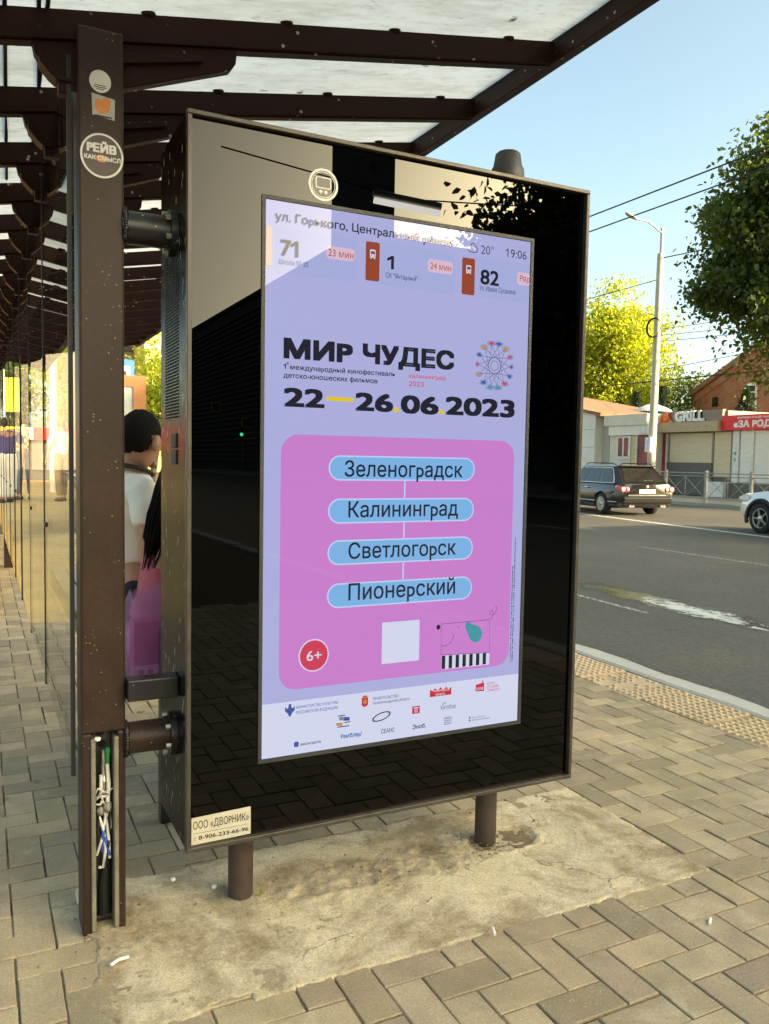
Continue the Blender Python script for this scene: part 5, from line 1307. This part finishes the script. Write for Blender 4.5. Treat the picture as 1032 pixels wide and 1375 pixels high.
def bricks(name, c1, c2, mort, sc):
    T = NT(name); tc = T.n('ShaderNodeTexCoord').outputs['Object']; b = T.n('ShaderNodeBsdfPrincipled'); b.inputs['Roughness'].default_value = .9
    sx = T.n('ShaderNodeSeparateXYZ'); T.l(tc, sx.inputs[0]); cb_ = T.n('ShaderNodeCombineXYZ'); T.l(T.math('ADD', sx.outputs[0], sx.outputs[1]), cb_.inputs[0]); T.l(sx.outputs[2], cb_.inputs[1])
    br = T.n('ShaderNodeTexBrick'); br.inputs['Scale'].default_value = sc; br.inputs['Color1'].default_value = c4(c1); br.inputs['Color2'].default_value = c4(c2); br.inputs['Mortar'].default_value = c4(mort); br.inputs['Mortar Size'].default_value = .015
    T.l(cb_.outputs[0], br.inputs['Vector'])
    c = T.mix(T.math('MULTIPLY', T.ramp(T.noise(tc, .8, 6, .7), [(.45, 0), (.7, 1)]), .45), br.outputs['Color'], (.42, .30, .20)); T.l(c, b.inputs[0]); T.l(b.outputs[0], T.out.inputs[0])
bricks('red_brick', (.33, .10, .042), (.21, .062, .03), (.32, .23, .15), 3.6)
HB = thing('brick_house', 'old red brick house with a steep gable behind the kiosks', 'house', (51, 36, 0))
m = MB(); m.prism([(42, 0), (42, 6.35), (36.2, 9.35), (30.4, 6.35), (30.4, 0)], 45, 58, 'x'); m.obj('wall', 'red_brick', HB)
m = MB(); m.prism([(42.45, 6.15), (42.45, 6.45), (36.2, 9.70), (36.2, 9.352)], 44.75, 58.2, 'x'); m.prism([(29.95, 6.15), (36.2, 9.352), (36.2, 9.70), (29.95, 6.45)], 44.75, 58.2, 'x'); m.obj('roof', 'roof_rust', HB)
m = MB(); m.prism([(42.02, 5.75), (42.02, 6.2), (36.2, 9.2), (36.2, 8.75)], 44.9, 44.998, 'x'); m.prism([(30.38, 5.75), (36.2, 8.75), (36.2, 9.2), (30.38, 6.2)], 44.9, 44.998, 'x'); m.obj('verge_band', 'red_brick', HB)
m = MB(); m.prism([(36.85, 4.9), (37.85, 4.9), (37.85, 6.45)] + [(37.35 + .5 * cos(radians(a)), 6.45 + .32 * sin(radians(a))) for a in range(10, 180, 17)] + [(36.85, 6.45)], 44.90, 44.99, 'x'); wf = m.obj('window', 'frame_white', HB)
m = MB(); m.box(44.885, 44.899, 36.95, 37.75, 6.22, 6.60); m.box(44.885, 44.899, 36.95, 37.32, 5.05, 6.12); m.box(44.885, 44.899, 37.38, 37.75, 5.05, 6.12); m.obj('pane', 'dark_glass', wf)
m = MB(); m.box(44.93, 44.99, 39.95, 40.42, 5.40, 6.02); m.obj('window', 'dark_glass', HB)
m = MB(); m.box(44.7, 44.99, 34.9, 35.4, 4.6, 5.9); m.obj('window', 'frame_white', HB)

# lamp post, coil, wires
pbr('pole_concrete', (.52, .48, .38), .85, var=.12, scale=3, bump=.2); pbr('lamp_steel', (.36, .34, .29), .5, metal=.3)
LP = thing('street_lamp', 'tall concrete street lamp with a single arm by the cream pavilion', 'street lamp', (24.9, 25.3, 0))
m = MB(); m.tube([(24.9, 25.42, 0), (24.9, 25.34, 9.95)], [.175, .125], 16); m.obj('pole', 'pole_concrete', LP)
m = MB(); m.tube([(24.9, 25.3, 9.96), (24.9, 25.3, 10.95)], .065, 10); m.tube([(24.9, 25.3, 10.75), (24.55, 25.3, 10.92), (24.15, 25.32, 11.12), (23.55, 25.35, 11.14)], .035, 8); m.obj('arm', 'lamp_steel', LP)
m = MB(); m.ball((23.30, 25.36, 11.22), (.34, .11, .07), 14, 8, lambda p: Matrix.Rotation(.28, 3, 'Y') @ p); m.obj('luminaire', 'lamp_steel', LP)
m = MB(); m.box(24.55, 24.69, 25.15, 25.45, 1.9, 2.5); m.obj('service_box', 'frame_white', LP)
m = MB()
for k in range(4): m.tube([(24.66 - k * .012, 25.3 + (.36 + .012 * k) * cos(a), 6.95 + (.36 + .012 * k) * sin(a)) for a in [2 * pi * i / 28 for i in range(29)]], .014, 6)
tag(m.obj('cable_coil', 'black_rubber'), 'black cable coil hanging on the lamp post', 'cable coil')
def wire(label, pts, r=.012, sag=0, group=None):
    p, q = Vector(pts[0]), Vector(pts[1]); m = MB(); m.tube([p.lerp(q, i / 24) - Vector((0, 0, sag * 4 * (i / 24) * (1 - i / 24))) for i in range(25)], r, 6)
    tag(m.obj('overhead_wire', 'black_rubber'), label, 'wire', group)
wire('upper of the two thick overhead wires crossing the blue sky', ((11.5, 70, 6.55), (11.5, -40, 6.55)), .014)
wire('lower of the two thick overhead wires crossing the blue sky', ((12.25, 70, 6.55), (12.25, -40, 6.55)), .014)
wire('thin wire from the top of the lamp post into the dark tree', ((24.9, 25.2, 9.75), (25, 5, 9.9)), .022, .35)
wire('thin wire sloping from lamp post down towards the display', ((24.8, 25.35, 8.9), (19, 60, 7.5)), .016, .3)
wire('black cable strung low across the front of the kiosks', ((25.2, 60, 5.6), (25.2, 2, 4.9)), .024, .35)
for z, z2, l in ((6.9, 7.6, 'upper of three thin cables running right from the cable coil'), (6.65, 6.9, 'middle one of three thin cables running right from the cable coil'), (6.4, 6.75, 'lowest of three thin cables running right from the cable coil')):
    wire(l, ((24.9, 25.2, z), (26, 4, z2)), .012, .35)
wire('thin cable passing over the brick gable', ((40, 40, 7.6), (36, 8, 9.2)), .02, .2)

# info stand, sign and buildings seen through the gap
pbr('stand_brown', (.30, .115, .030), .5, var=.2, scale=4, specks=.3); pbr('sign_blue', (.03, .16, .52), .5); pbr('stand_glass', (.35, .38, .36), .2)
I = thing('info_stand', 'orange-brown framed information stand at the far end of shelter', 'information stand', (2.2, 15, 0))
m = MB(); m.box(1.70, 2.44, 14.96, 15.08, 2.60, 2.80); m.box(2.44, 2.66, 14.96, 15.08, .25, 2.80); m.box(1.70, 1.9, 14.96, 15.08, .25, 2.5995); m.box(1.9001, 2.4399, 14.96, 15.08, .25, .5); m.obj('frame', 'stand_brown', I)
m = MB(); m.box(1.9001, 2.4399, 14.99, 15.03, .5005, 2.5995); m.obj('panel', 'stand_glass', I)
m = MB(); m.box(1.8, 1.9, 14.98, 15.06, 0, .25); m.box(2.5, 2.6, 14.98, 15.06, 0, .25); m.obj('leg', 'stand_brown', I)
Sg = thing('bus_stop_sign', 'blue and white bus stop sign above the information stand', 'road sign', (2.3, 15.6, 0))
m = MB(); m.prism(rrect(2.02, 2.56, 2.72, 3.14, .05), 15.58, 15.60); m.obj('plate', 'sign_blue', Sg)
m = MB(); m.box(2.08, 2.49, 15.574, 15.579, 2.78, 3.02); pt = m.obj('plate_field', 'frame_white', Sg)
m = MB(); m.box(2.20, 2.42, 15.57, 15.5735, 2.82, 2.93); m.obj('bus_symbol', 'ink_black', pt)
m = MB(); m.tube([(2.3, 15.63, 0), (2.3, 15.63, 3.1)], .03, 10); m.obj('pole', 'fence_grey', Sg)
pbr('wall_yellow', (.56, .40, .13), .85, var=.1, scale=.6); pbr('wall_grey', (.44, .40, .34), .85, var=.1)
YB = thing('apartment_building', 'yellow plastered apartment building beyond the shelter', 'building', (18, 72, 0))
m = MB(); m.box(12.4, 26, 70, 84, 0, 13.2); m.obj('wall', 'wall_yellow', YB)
m = MB(); [m.box(12.3, 26.1, 69.85, 69.998, z, z + .35) for z in (4.2, 7.2, 10.2, 12.9)]; m.obj('string_course', 'wall_cream', YB)
for x in (13.4, 16, 18.6, 21.2):
    for z in (5.2, 8.2):
        m = MB(); m.box(x, x + 1.1, 69.9, 69.99, z, z + 1.5); wf = m.obj('window', 'frame_white', YB)
        m = MB(); m.box(x + .12, x + .98, 69.88, 69.899, z + .12, z + 1.38); m.obj('pane', 'dark_glass', wf)
GB = thing('apartment_building', 'grey building with balconies left of the yellow one', 'building', (10, 80, 0))
m = MB(); m.box(2, 12.35, 76, 90, 0, 10.6); m.obj('wall', 'wall_grey', GB)
m = MB(); m.box(1.6, 12.36, 75.4, 90.2, 10.602, 11.0); m.obj('roof', 'roof_felt', GB)
for z in (3.6, 6.4, 8.6):
    m = MB(); m.box(10.6, 12.3, 75.0, 75.99, z, z + .95); m.obj('balcony', 'wall_cream', GB)

# market row, pole and tall buildings that only show as reflections, plus an added shade block
MK = thing('market_stall', 'market stall row with yellow and red fascia, mirrored in the glass wall', 'market stall', (-3, 31, PL))
m = MB(); m.box(-9, .2, 31.2, 34, PL, 1.88); m.obj('counter', 'dark_cladding', MK)
pbr('fascia_yellow', (.75, .58, .03), .5)
for a, b, mt in ((-.75, .2, 'fascia_yellow'), (-1.35, -.76, 'letter_white'), (-1.75, -1.36, 'sign_red'), (-2.05, -1.76, 'letter_white'), (-9, -2.06, 'sign_red')):
    m = MB(); m.box(a, b, 30.9, 31.19, 1.885, 2.30); m.obj('fascia', mt, MK)
MP = thing('lamp_post', 'pale concrete post on the market square, mirrored in the glass', 'post', (-1.22, 22, PL))
m = MB(); m.tube([(-1.22, 22, PL), (-1.22, 22, 5.2)], [.12, .08], 12); m.obj('pole', 'pole_concrete', MP)
BN = thing('banner_flag', 'yellow vertical banner on a post, mirrored in the far panes', 'banner', (-.28, 24, PL))
m = MB(); m.tube([(-.10, 24, PL), (-.10, 24, 3.6)], .03, 8); m.obj('pole', 'pole_concrete', BN)
m = MB(); m.box(-.40, -.14, 23.99, 24.01, 2.5, 3.4); m.obj('cloth', 'fascia_yellow', BN)

pbr('blind_grey', (.20, .19, .17), .8)
pbr('facade_dark', (.10, .095, .09), .8, var=.2, scale=.5)
TB = thing('office_block', 'long dark office block with sun blinds mirrored in the display glass', 'building', (31, -75, 0))
m = MB(); m.box(24.6, 38, -140, -49.4, 0, 17.2); m.obj('wall', 'facade_dark', TB)
for z in [1.2 + .42 * i for i in range(37)]:
    pass
m = MB(); [m.box(24.25, 24.598, -139, -49.6, 1.0 + .55 * i, 1.12 + .55 * i) for i in range(28)]; m.obj('sun_blinds', 'blind_grey', TB)
m = MB(); m.box(24.2, 38.4, -140.2, -49.3, 17.202, 17.5); m.obj('roof', 'roof_felt', TB)
TW = thing('stair_tower', 'tall dark stair tower beside the office block, mirrored in the display', 'tower', (49, -102, 0))
m = MB(); m.box(45.6, 52.4, -106, -99.5, 0, 52); m.obj('wall', 'facade_dark', TW)
m = MB(); [m.box(48.6, 49.5, -99.49, -99.4, z, z + 1.2) for z in range(2, 50, 3)]; m.obj('window', 'dark_glass', TW)
SHADE_BLOCK = thing('apartment_building', 'long unseen block across the road behind the camera, added to shade the stop', 'building', (37, -25, 0))  # out-of-view block added and sized to keep the sun off the stop
m = MB(); m.box(34, 37, -46, -13.2, 0, 17); m.obj('wall', 'facade_dark', SHADE_BLOCK)
m = MB(); m.prism([(33.6, 17.01), (37.4, 17.01), (35.5, 19.0)], -46.3, -13, 'y'); m.obj('roof', 'roof_rust', SHADE_BLOCK)
emit('lamp_glow', (1.0, .96, .86), 24)
TL = thing('tube_lamp', 'lit tube lamp on a span wire, mirrored near the top of the display', 'lamp', (6.3, -7.4, 5.5))
m = MB(); m.tube([(5.72, -7.5, 5.55), (6.82, -7.3, 5.45)], .05, 12); m.obj('tube', 'lamp_glow', TL)
m = MB(); m.tube([(5.70, -7.5, 5.66), (6.84, -7.3, 5.56)], .06, 10); m.obj('housing', 'lamp_steel', TL)
m = MB(); m.tube([(3.2, -7.4, 5.9), (6.27, -7.4, 5.62)], .012, 6); m.tube([(6.27, -7.4, 5.62), (24.9, -7.4, 7.5)], .012, 6); m.obj('span_wire', 'black_rubber', TL)
emit('signal_green', (.05, 1.0, .45), 30)
TS = thing('traffic_light', 'distant green pedestrian light mirrored in the dark left border of the display', 'traffic light', (23.9, -76, 0))
m = MB(); m.tube([(23.9, -76, 0), (23.9, -76, 5.2)], .06, 8); m.obj('pole', 'fence_grey', TS)
m = MB(); m.box(23.62, 24.02, -76.2, -75.95, 3.2, 4.4); m.obj('housing', 'black_rubber', TS)
m = MB(); m.ball((23.72, -75.94, 3.68), (.17, .03, .17), 14, 8); m.obj('lens', 'signal_green', TS)
pbr('sign_yellow', (.75, .70, .05), .5)
for x, z in ((21.1, 6.3), (24.2, 4.9)):
    m = MB(); m.prism([(x - .5, z - .5), (x + .5, z - .5), (x + .5, z + .5), (x - .5, z + .5)], -76.0, -75.97); fr_ = m.obj('sign_frame', 'sign_yellow', TS)
    m = MB(); m.box(x - .38, x + .38, -75.969, -75.96, z - .38, z + .38); m.obj('sign_face', 'dark_cladding', fr_)
m = MB(); m.tube([(20.6, -76.02, 6.3), (23.9, -76.02, 6.3), (23.9, -76.02, 5.2)], .04, 6); m.obj('mast_arm', 'fence_grey', TS)
# ------------------------------------------------------------------ cars
def carpaint(name, col, rough=.18):
    T = NT(name); b = T.n('ShaderNodeBsdfPrincipled'); b.inputs['Base Color'].default_value = c4(col); b.inputs['Roughness'].default_value = rough; b.inputs['Metallic'].default_value = .25
    b.inputs['Coat Weight'].default_value = .5; b.inputs['Coat Roughness'].default_value = .03
    T.l(b.outputs[0], T.out.inputs[0])
carpaint('paint_black', (.018, .016, .015)); carpaint('paint_white', (.78, .76, .72), .25)
pbr('tyre', (.018, .017, .016), .85, var=.2); pbr('rim_alloy', (.52, .50, .44), .35, metal=.6); pbr('chrome', (.72, .70, .66), .15, metal=1)
pbr('car_glass', (.020, .019, .017), .08, spec=.45); pbr('trim_black', (.015, .015, .015), .6); pbr('lamp_red', (.55, .012, .016), .15, coat=1); pbr('lamp_clear', (.62, .62, .60), .15, coat=1)
pbr('plate_white', (.72, .71, .66), .5)
def loft_body(st, name, mat, parent, wheels, wr):
    """stations (x, zbottom, zshoulder, half width at sill, at middle, at shoulder, crown)"""
    m = MB(); V = []; N = 14
    for x, zb, zs, a, b, c, cr in st:
        h = zs - zb
        half = [(0, zb), (a * .82, zb), (a, zb + .06 * h), (b, zb + .30 * h), (b * 1.005, zb + .60 * h), (c, zs - .05 * h), (c * .955, zs), (0, zs + cr)]
        ring = half + [(-y, z) for y, z in half[-2:0:-1]]
        V += [(x, y, z) for y, z in ring]; n = len(ring)
    F = [(i*n+k, i*n+(k+1) % n, (i+1)*n+(k+1) % n, (i+1)*n+k) for i in range(len(st)-1) for k in range(n)]
    F += [tuple(range(n-1, -1, -1)), tuple((len(st)-1)*n + k for k in range(n))]
    m.add(V, F, True); o = m.obj(name, mat, None)
    bm = bmesh.new(); bm.from_mesh(o.data); bmesh.ops.remove_doubles(bm, verts=bm.verts, dist=1e-4); bmesh.ops.recalc_face_normals(bm, faces=bm.faces); bm.to_mesh(o.data); bm.free()
    cut = MB()
    for x in wheels:
        for s_ in (-1, 1): cut.tube([(x, s_ * .62, wr), (x, s_ * 1.2, wr)], wr * 1.16, 32)
    c = cut.obj('cut', mat); bm = bmesh.new(); bm.from_mesh(c.data); bmesh.ops.remove_doubles(bm, verts=bm.verts, dist=1e-4); bmesh.ops.recalc_face_normals(bm, faces=bm.faces); bm.to_mesh(c.data); bm.free(); md = o.modifiers.new('arch', 'BOOLEAN'); md.operation = 'DIFFERENCE'; md.object = c; md.solver = 'EXACT'
    apply_mods(o); bpy.data.objects.remove(c)
    for p in o.data.polygons: p.use_smooth = True
    o.data.set_sharp_from_angle(angle=radians(32)) if hasattr(o.data, 'set_sharp_from_angle') else None
    o.parent = parent; return o
def wheel(par, x, side, r, style):
    w = bpy.data.objects.new('wheel', None); COL.objects.link(w); w.parent = par; w.location = (x, side * .80, r)
    m = MB(); M = Matrix.Rotation(pi / 2, 4, 'X')
    m.lathe([(r * .62, -.10), (r * .93, -.105), (r, -.08), (r, .08), (r * .93, .105), (r * .62, .10)], (0, 0, 0), 40, M); o = m.obj('tyre', 'tyre'); o.parent = w
    m = MB(); q = -side
    m.lathe([(0, .03 * q), (r * .6, .03 * q), (r * .66, .095 * q), (r * .62, .10 * q)], (0, 0, 0), 32, M)
    o = m.obj('rim_back', 'trim_black' if style == 'five' else 'rim_alloy'); o.parent = w
    m = MB(); ns = 5 if style == 'five' else 16
    for k in range(ns):
        a = 2 * pi * k / ns; R = Matrix.Rotation(a, 3, 'Y'); y0, y1 = side * .085, side * .108
        if style == 'five':
            for da in (-.2, .2):
                v = [R @ Matrix.Rotation(da * .5, 3, 'Y') @ Vector(p) for p in ((.03, y0, -.022), (r * .64, y0, -.018 + da * .12), (r * .64, y0, .018 + da * .12), (.03, y0, .022), (.03, y1, -.018), (r * .64, y1, -.012 + da * .12), (r * .64, y1, .012 + da * .12), (.03, y1, .018))]
                m.add(v, [(0,3,2,1),(4,5,6,7),(0,1,5,4),(1,2,6,5),(2,3,7,6),(3,0,4,7)])
        else:
            v = [R @ Vector(p) for p in ((.07, y0, -.012), (r * .62, y0, -.030), (r * .62, y0, .030), (.07, y0, .012), (.07, y1, -.010), (r * .62, y1, -.026), (r * .62, y1, .026), (.07, y1, .010))]
            m.add(v, [(0,3,2,1),(4,5,6,7),(0,1,5,4),(1,2,6,5),(2,3,7,6),(3,0,4,7)])
    m.lathe([(0, .112 * q), (.06, .108 * q), (.075, .085 * q)], (0, 0, 0), 16, M)
    m.lathe([(r * .60, .085 * q), (r * .66, .11 * q), (r * .665, .09 * q)], (0, 0, 0), 32, M)
    o = m.obj('rim', 'rim_alloy'); o.parent = w
def cabin(par, base, top, zb, zt, wb, wt, paint, inset, quarter):
    """greenhouse: base and top outlines along x; painted roof and pillars with dark panes set 4 mm proud"""
    m = MB(); xs_b, xs_t = base, top
    ring = lambda xs, z, w, cr: [(xs[0], -w * .90, z), (xs[0], w * .90, z), (xs[1], w, z), (xs[2], w, z), (xs[3], w * .86, z), (xs[3], -w * .86, z), (xs[2], -w, z), (xs[1], -w, z)]
    B_, T_ = ring(xs_b, zb, wb, 0), ring(xs_t, zt, wt, 0); R_ = [(x * .97 + .03 * (xs_t[0] + xs_t[3]) / 2, y * .80, z + .045) for x, y, z in T_]
    n = 8; m.add(B_ + T_ + R_, [(k, (k+1) % n, n + (k+1) % n, n + k) for k in range(n)] + [(n + k, n + (k+1) % n, 2*n + (k+1) % n, 2*n + k) for k in range(n)] + [tuple(2*n + k for k in range(n))], False)
    m.obj('cabin', paint, None, bevel=.02).parent = par
    def pane(pa, pb, pc, pd, name='window', push=.006):
        pa, pb, pc, pd = map(Vector, (pa, pb, pc, pd)); nrm = (pb - pa).cross(pd - pa).normalized(); cen = (pa + pb + pc + pd) / 4
        if nrm.dot(cen - Vector((cen.x * .3, 0, zb))) < 0: nrm = -nrm
        m = MB(); P = [p + nrm * push for p in (pa, pb, pc, pd)]; Q = [p - nrm * .01 for p in (pa, pb, pc, pd)]
        m.add(P + Q, [(0,1,2,3),(0,4,5,1),(1,5,6,2),(2,6,7,3),(3,7,4,0)]); o = m.obj(name, 'car_glass'); o.parent = par; return o
    lp = lambda a, b, t: Vector(a) + (Vector(b) - Vector(a)) * t
    def on(k0, k1, u, v): return lp(lp(B_[k0], B_[k1], u), lp(T_[k0], T_[k1], u), v)
    pane(on(0, 1, .06, .10), on(0, 1, .94, .10), on(0, 1, .90, .90), on(0, 1, .10, .90), 'rear_window')
    pane(on(4, 5, .05, .06), on(4, 5, .95, .06), on(4, 5, .92, .92), on(4, 5, .08, .92), 'windscreen')
    for sgn, (ka, kb) in ((1, (2, 3)), (-1, (6, 7))):
        for u0, u1 in ((.04, .30), (.34, .62), (.66, .97)):
            if sgn < 0: u0, u1 = 1 - u1, 1 - u0
            pane(on(ka, kb, u0, .07), on(ka, kb, u1, .07), on(ka, kb, u1, .86), on(ka, kb, u0, .86), 'side_window')
    return B_, T_, on

# dark estate car driving away on the far lane
W = thing('estate_car', 'dark estate car seen from behind, driving away on the far lane', 'car')
st = [(-2.36, .42, .92, .70, .80, .70, .01), (-2.33, .30, .95, .78, .86, .76, .01), (-2.22, .24, .96, .84, .895, .80, .02), (-1.9, .22, .965, .87, .91, .83, .02), (-1.4, .20, .96, .88, .91, .845, .02), (-.6, .19, .95, .88, .91, .85, .02), (.4, .19, .94, .88, .91, .85, .02), (1.1, .20, .93, .87, .905, .83, .03), (1.6, .22, .86, .86, .895, .80, .05), (2.05, .25, .76, .82, .87, .74, .06), (2.32, .32, .68, .70, .78, .62, .04), (2.40, .42, .60, .55, .62, .48, .02)]
loft_body(st, 'body', 'paint_black', W, (1.40, -1.31), .325)
for x in (1.40, -1.31):
    for s_ in (1, -1): wheel(W, x, s_, .325, 'multi')
B_, T_, on = cabin(W, (-2.24, -2.0, .75, 1.25), (-1.72, -1.56, .20, .42), .945, 1.44, .845, .66, 'paint_black', 0, 0)
def bit(name, mat, x0, x1, y0, y1, z0, z1, bevel=.015, par=None):
    m = MB(); m.box(x0, x1, y0, y1, z0, z1); o = m.obj(name, mat, None, bevel=bevel); o.parent = par or W; return o
for s_ in (1, -1):
    m = MB(); m.prism([(-2.385, .70), (-2.385, .86), (-2.12, .90), (-2.02, .84), (-2.20, .72)] , min(s_ * .60, s_ * .882), max(s_ * .60, s_ * .882)); o = m.obj('tail_light', 'lamp_red', None, bevel=.03); o.parent = W
    m = MB(); m.lathe([(0, .0), (.058, .0), (.066, .012)], (-2.392, s_ * .80, .785), 20, Matrix.Rotation(pi / 2, 4, 'Y')); m.lathe([(0, .0), (.042, .0), (.05, .010)], (-2.392, s_ * .645, .785), 20, Matrix.Rotation(pi / 2, 4, 'Y')); q = m.obj('lens', 'lamp_clear', None); q.parent = o
    m = MB(); m.prism([(-2.35, .64), (-2.352, .80), (-2.20, .86), (-2.20, .70)], min(s_ * .46, s_ * .596), max(s_ * .46, s_ * .596)); o = m.obj('tail_light', 'lamp_red', None, bevel=.02); o.parent = W
    m = MB(); m.tube([(-1.62, s_ * .60, 1.49), (-1.45, s_ * .61, 1.535), (0, s_ * .61, 1.54), (.15, s_ * .60, 1.49)], .016, 8); o = m.obj('roof_rail', 'trim_black', None); o.parent = W
    m = MB(); y = s_ * .872
    m.tube([(-1.95, s_ * .858, .955), (.95, s_ * .862, .945)], .014, 6); m.tube([(-1.95, s_ * .858, .955), (-1.86, s_ * .80, 1.12), (-1.66, s_ * .70, 1.35), (-1.50, s_ * .672, 1.405), (.1, s_ * .672, 1.405)], .012, 6); o = m.obj('window_trim', 'chrome', None); o.parent = W
    m = MB(); m.tube([(-1.0, s_ * .912, .40), (1.05, s_ * .912, .40)], .013, 6); m.tube([(-2.18, s_ * .888, .41), (-1.72, s_ * .908, .41)], .013, 6); o = m.obj('side_trim', 'chrome', None); o.parent = W
    bit('mirror', 'paint_black', .72, .86, min(s_ * .88, s_ * 1.02), max(s_ * .88, s_ * 1.02), .96, 1.10, .03)
    m = MB(); m.tube([(-2.40, s_ * .56, .295), (-2.2, s_ * .56, .30)], .045, 12); m.tube([(-2.40, s_ * .47, .295), (-2.2, s_ * .47, .30)], .04, 12); o = m.obj('exhaust', 'chrome', None); o.parent = W
    for x in (-.45, .62): bit('door_handle', 'chrome', x - .10, x + .10, min(s_ * .905, s_ * .93), max(s_ * .905, s_ * .93), .79, .82, .008)
m = MB(); m.prism([(-2.43, .38), (-2.445, .56), (-2.36, .60), (-2.2, .58), (-2.2, .34)], -.80, .80); o = m.obj('rear_bumper', 'paint_black', None, bevel=.04); o.parent = W
o = bit('number_plate', 'plate_white', -2.375, -2.358, -.27, .27, .665, .785, .004)
m = MB(); r_ = random.Random(3)
for k in range(7): m.box(-2.379, -2.3752, -.20 + k * .06, -.165 + k * .06, .695, .755)
q = m.obj('plate_marks', 'decal_teal' if False else 'dark_cladding', None); q.parent = o
bit('boot_strip', 'chrome', -2.37, -2.352, -.62, .62, .605, .625, .004)
m = MB(); m.lathe([(0, .0), (.045, .0), (.052, .012)], (-2.368, 0, .86), 20, Matrix.Rotation(pi / 2, 4, 'Y')); o = m.obj('badge', 'chrome', None); o.parent = W
bit('brake_light', 'lamp_red', -1.77, -1.70, -.16, .16, 1.445, 1.475, .008)
bit('spoiler', 'paint_black', -1.83, -1.60, -.58, .58, 1.446, 1.478, .012)
bit('rear_wiper', 'trim_black', -2.17, -2.15, -.30, .02, 1.035, 1.05, .004)
hd = Vector((.196, .981, 0)).normalized(); ax = Vector((17.63, 18.92, 0)); cpos = ax + hd * 1.31
place(W, (cpos.x, cpos.y, RZ), math.atan2(hd.y, hd.x))
# white crossover entering at the right edge
C = thing('white_car', 'white crossover with black wheel arches entering at the right edge', 'car'); Wc = C
st = [(-2.10, .50, .92, .70, .80, .72, .01), (-2.02, .34, .98, .80, .88, .80, .02), (-1.5, .28, 1.0, .86, .90, .84, .02), (-.4, .26, .99, .88, .905, .85, .02), (.7, .26, .98, .88, .905, .84, .03), (1.25, .28, .96, .87, .90, .80, .05), (1.65, .30, .91, .85, .885, .77, .06), (1.95, .34, .84, .78, .83, .68, .05), (2.08, .42, .76, .66, .73, .56, .03), (2.13, .50, .68, .55, .62, .46, .02)]
loft_body(st, 'body', 'paint_white', C, (1.28, -1.32), .34)
for x in (1.28, -1.32):
    for s_ in (1, -1): wheel(C, x, s_, .34, 'five')
cabin(C, (-2.0, -1.75, .55, 1.15), (-1.55, -1.3, .0, .30), .985, 1.52, .845, .66, 'paint_white', 0, 0)
for s_ in (1, -1):
    for x in (1.28, -1.32):
        m = MB(); m.add(*(lambda V: (V, [(i*4+k, i*4+(k+1) % 4, (i+1)*4+(k+1) % 4, (i+1)*4+k) for i in range(24) for k in range(4)]))([(x + R * cos(a), s_ * yy, .34 + R * sin(a)) for a in [radians(-18 + 216 * i / 24) for i in range(25)] for R, yy in ((.385, .86), (.385, .925), (.455, .915), (.455, .86))]), True)
        o = m.obj('arch_cladding', 'trim_black', None); o.parent = C
    m = MB(); m.prism([(1.70, .70), (1.66, .84), (1.78, .90), (2.02, .80), (2.04, .73)], min(s_ * .52, s_ * .842), max(s_ * .52, s_ * .842)); o = m.obj('headlight', 'lamp_clear', None, bevel=.03); o.parent = C
    bit('sill_cladding', 'trim_black', -.95, .88, min(s_ * .80, s_ * .915), max(s_ * .80, s_ * .915), .27, .42, .01, C)
    bit('mirror', 'paint_white', .62, .76, min(s_ * .88, s_ * 1.02), max(s_ * .88, s_ * 1.02), 1.0, 1.14, .03, C)
bit('bumper_grille', 'trim_black', 2.02, 2.16, -.58, .58, .33, .52, .02, C); bit('front_plate', 'plate_white', 2.16, 2.172, -.26, .26, .50, .61, .004, C)
hd = Vector((.12, .99, 0)).normalized(); fw = Vector((15.98, 12.75, 0)); left = Vector((-hd.y, hd.x, 0)); cpos = fw - left * .775 - hd * 1.28
place(C, (cpos.x, cpos.y, RZ), math.atan2(hd.y, hd.x))
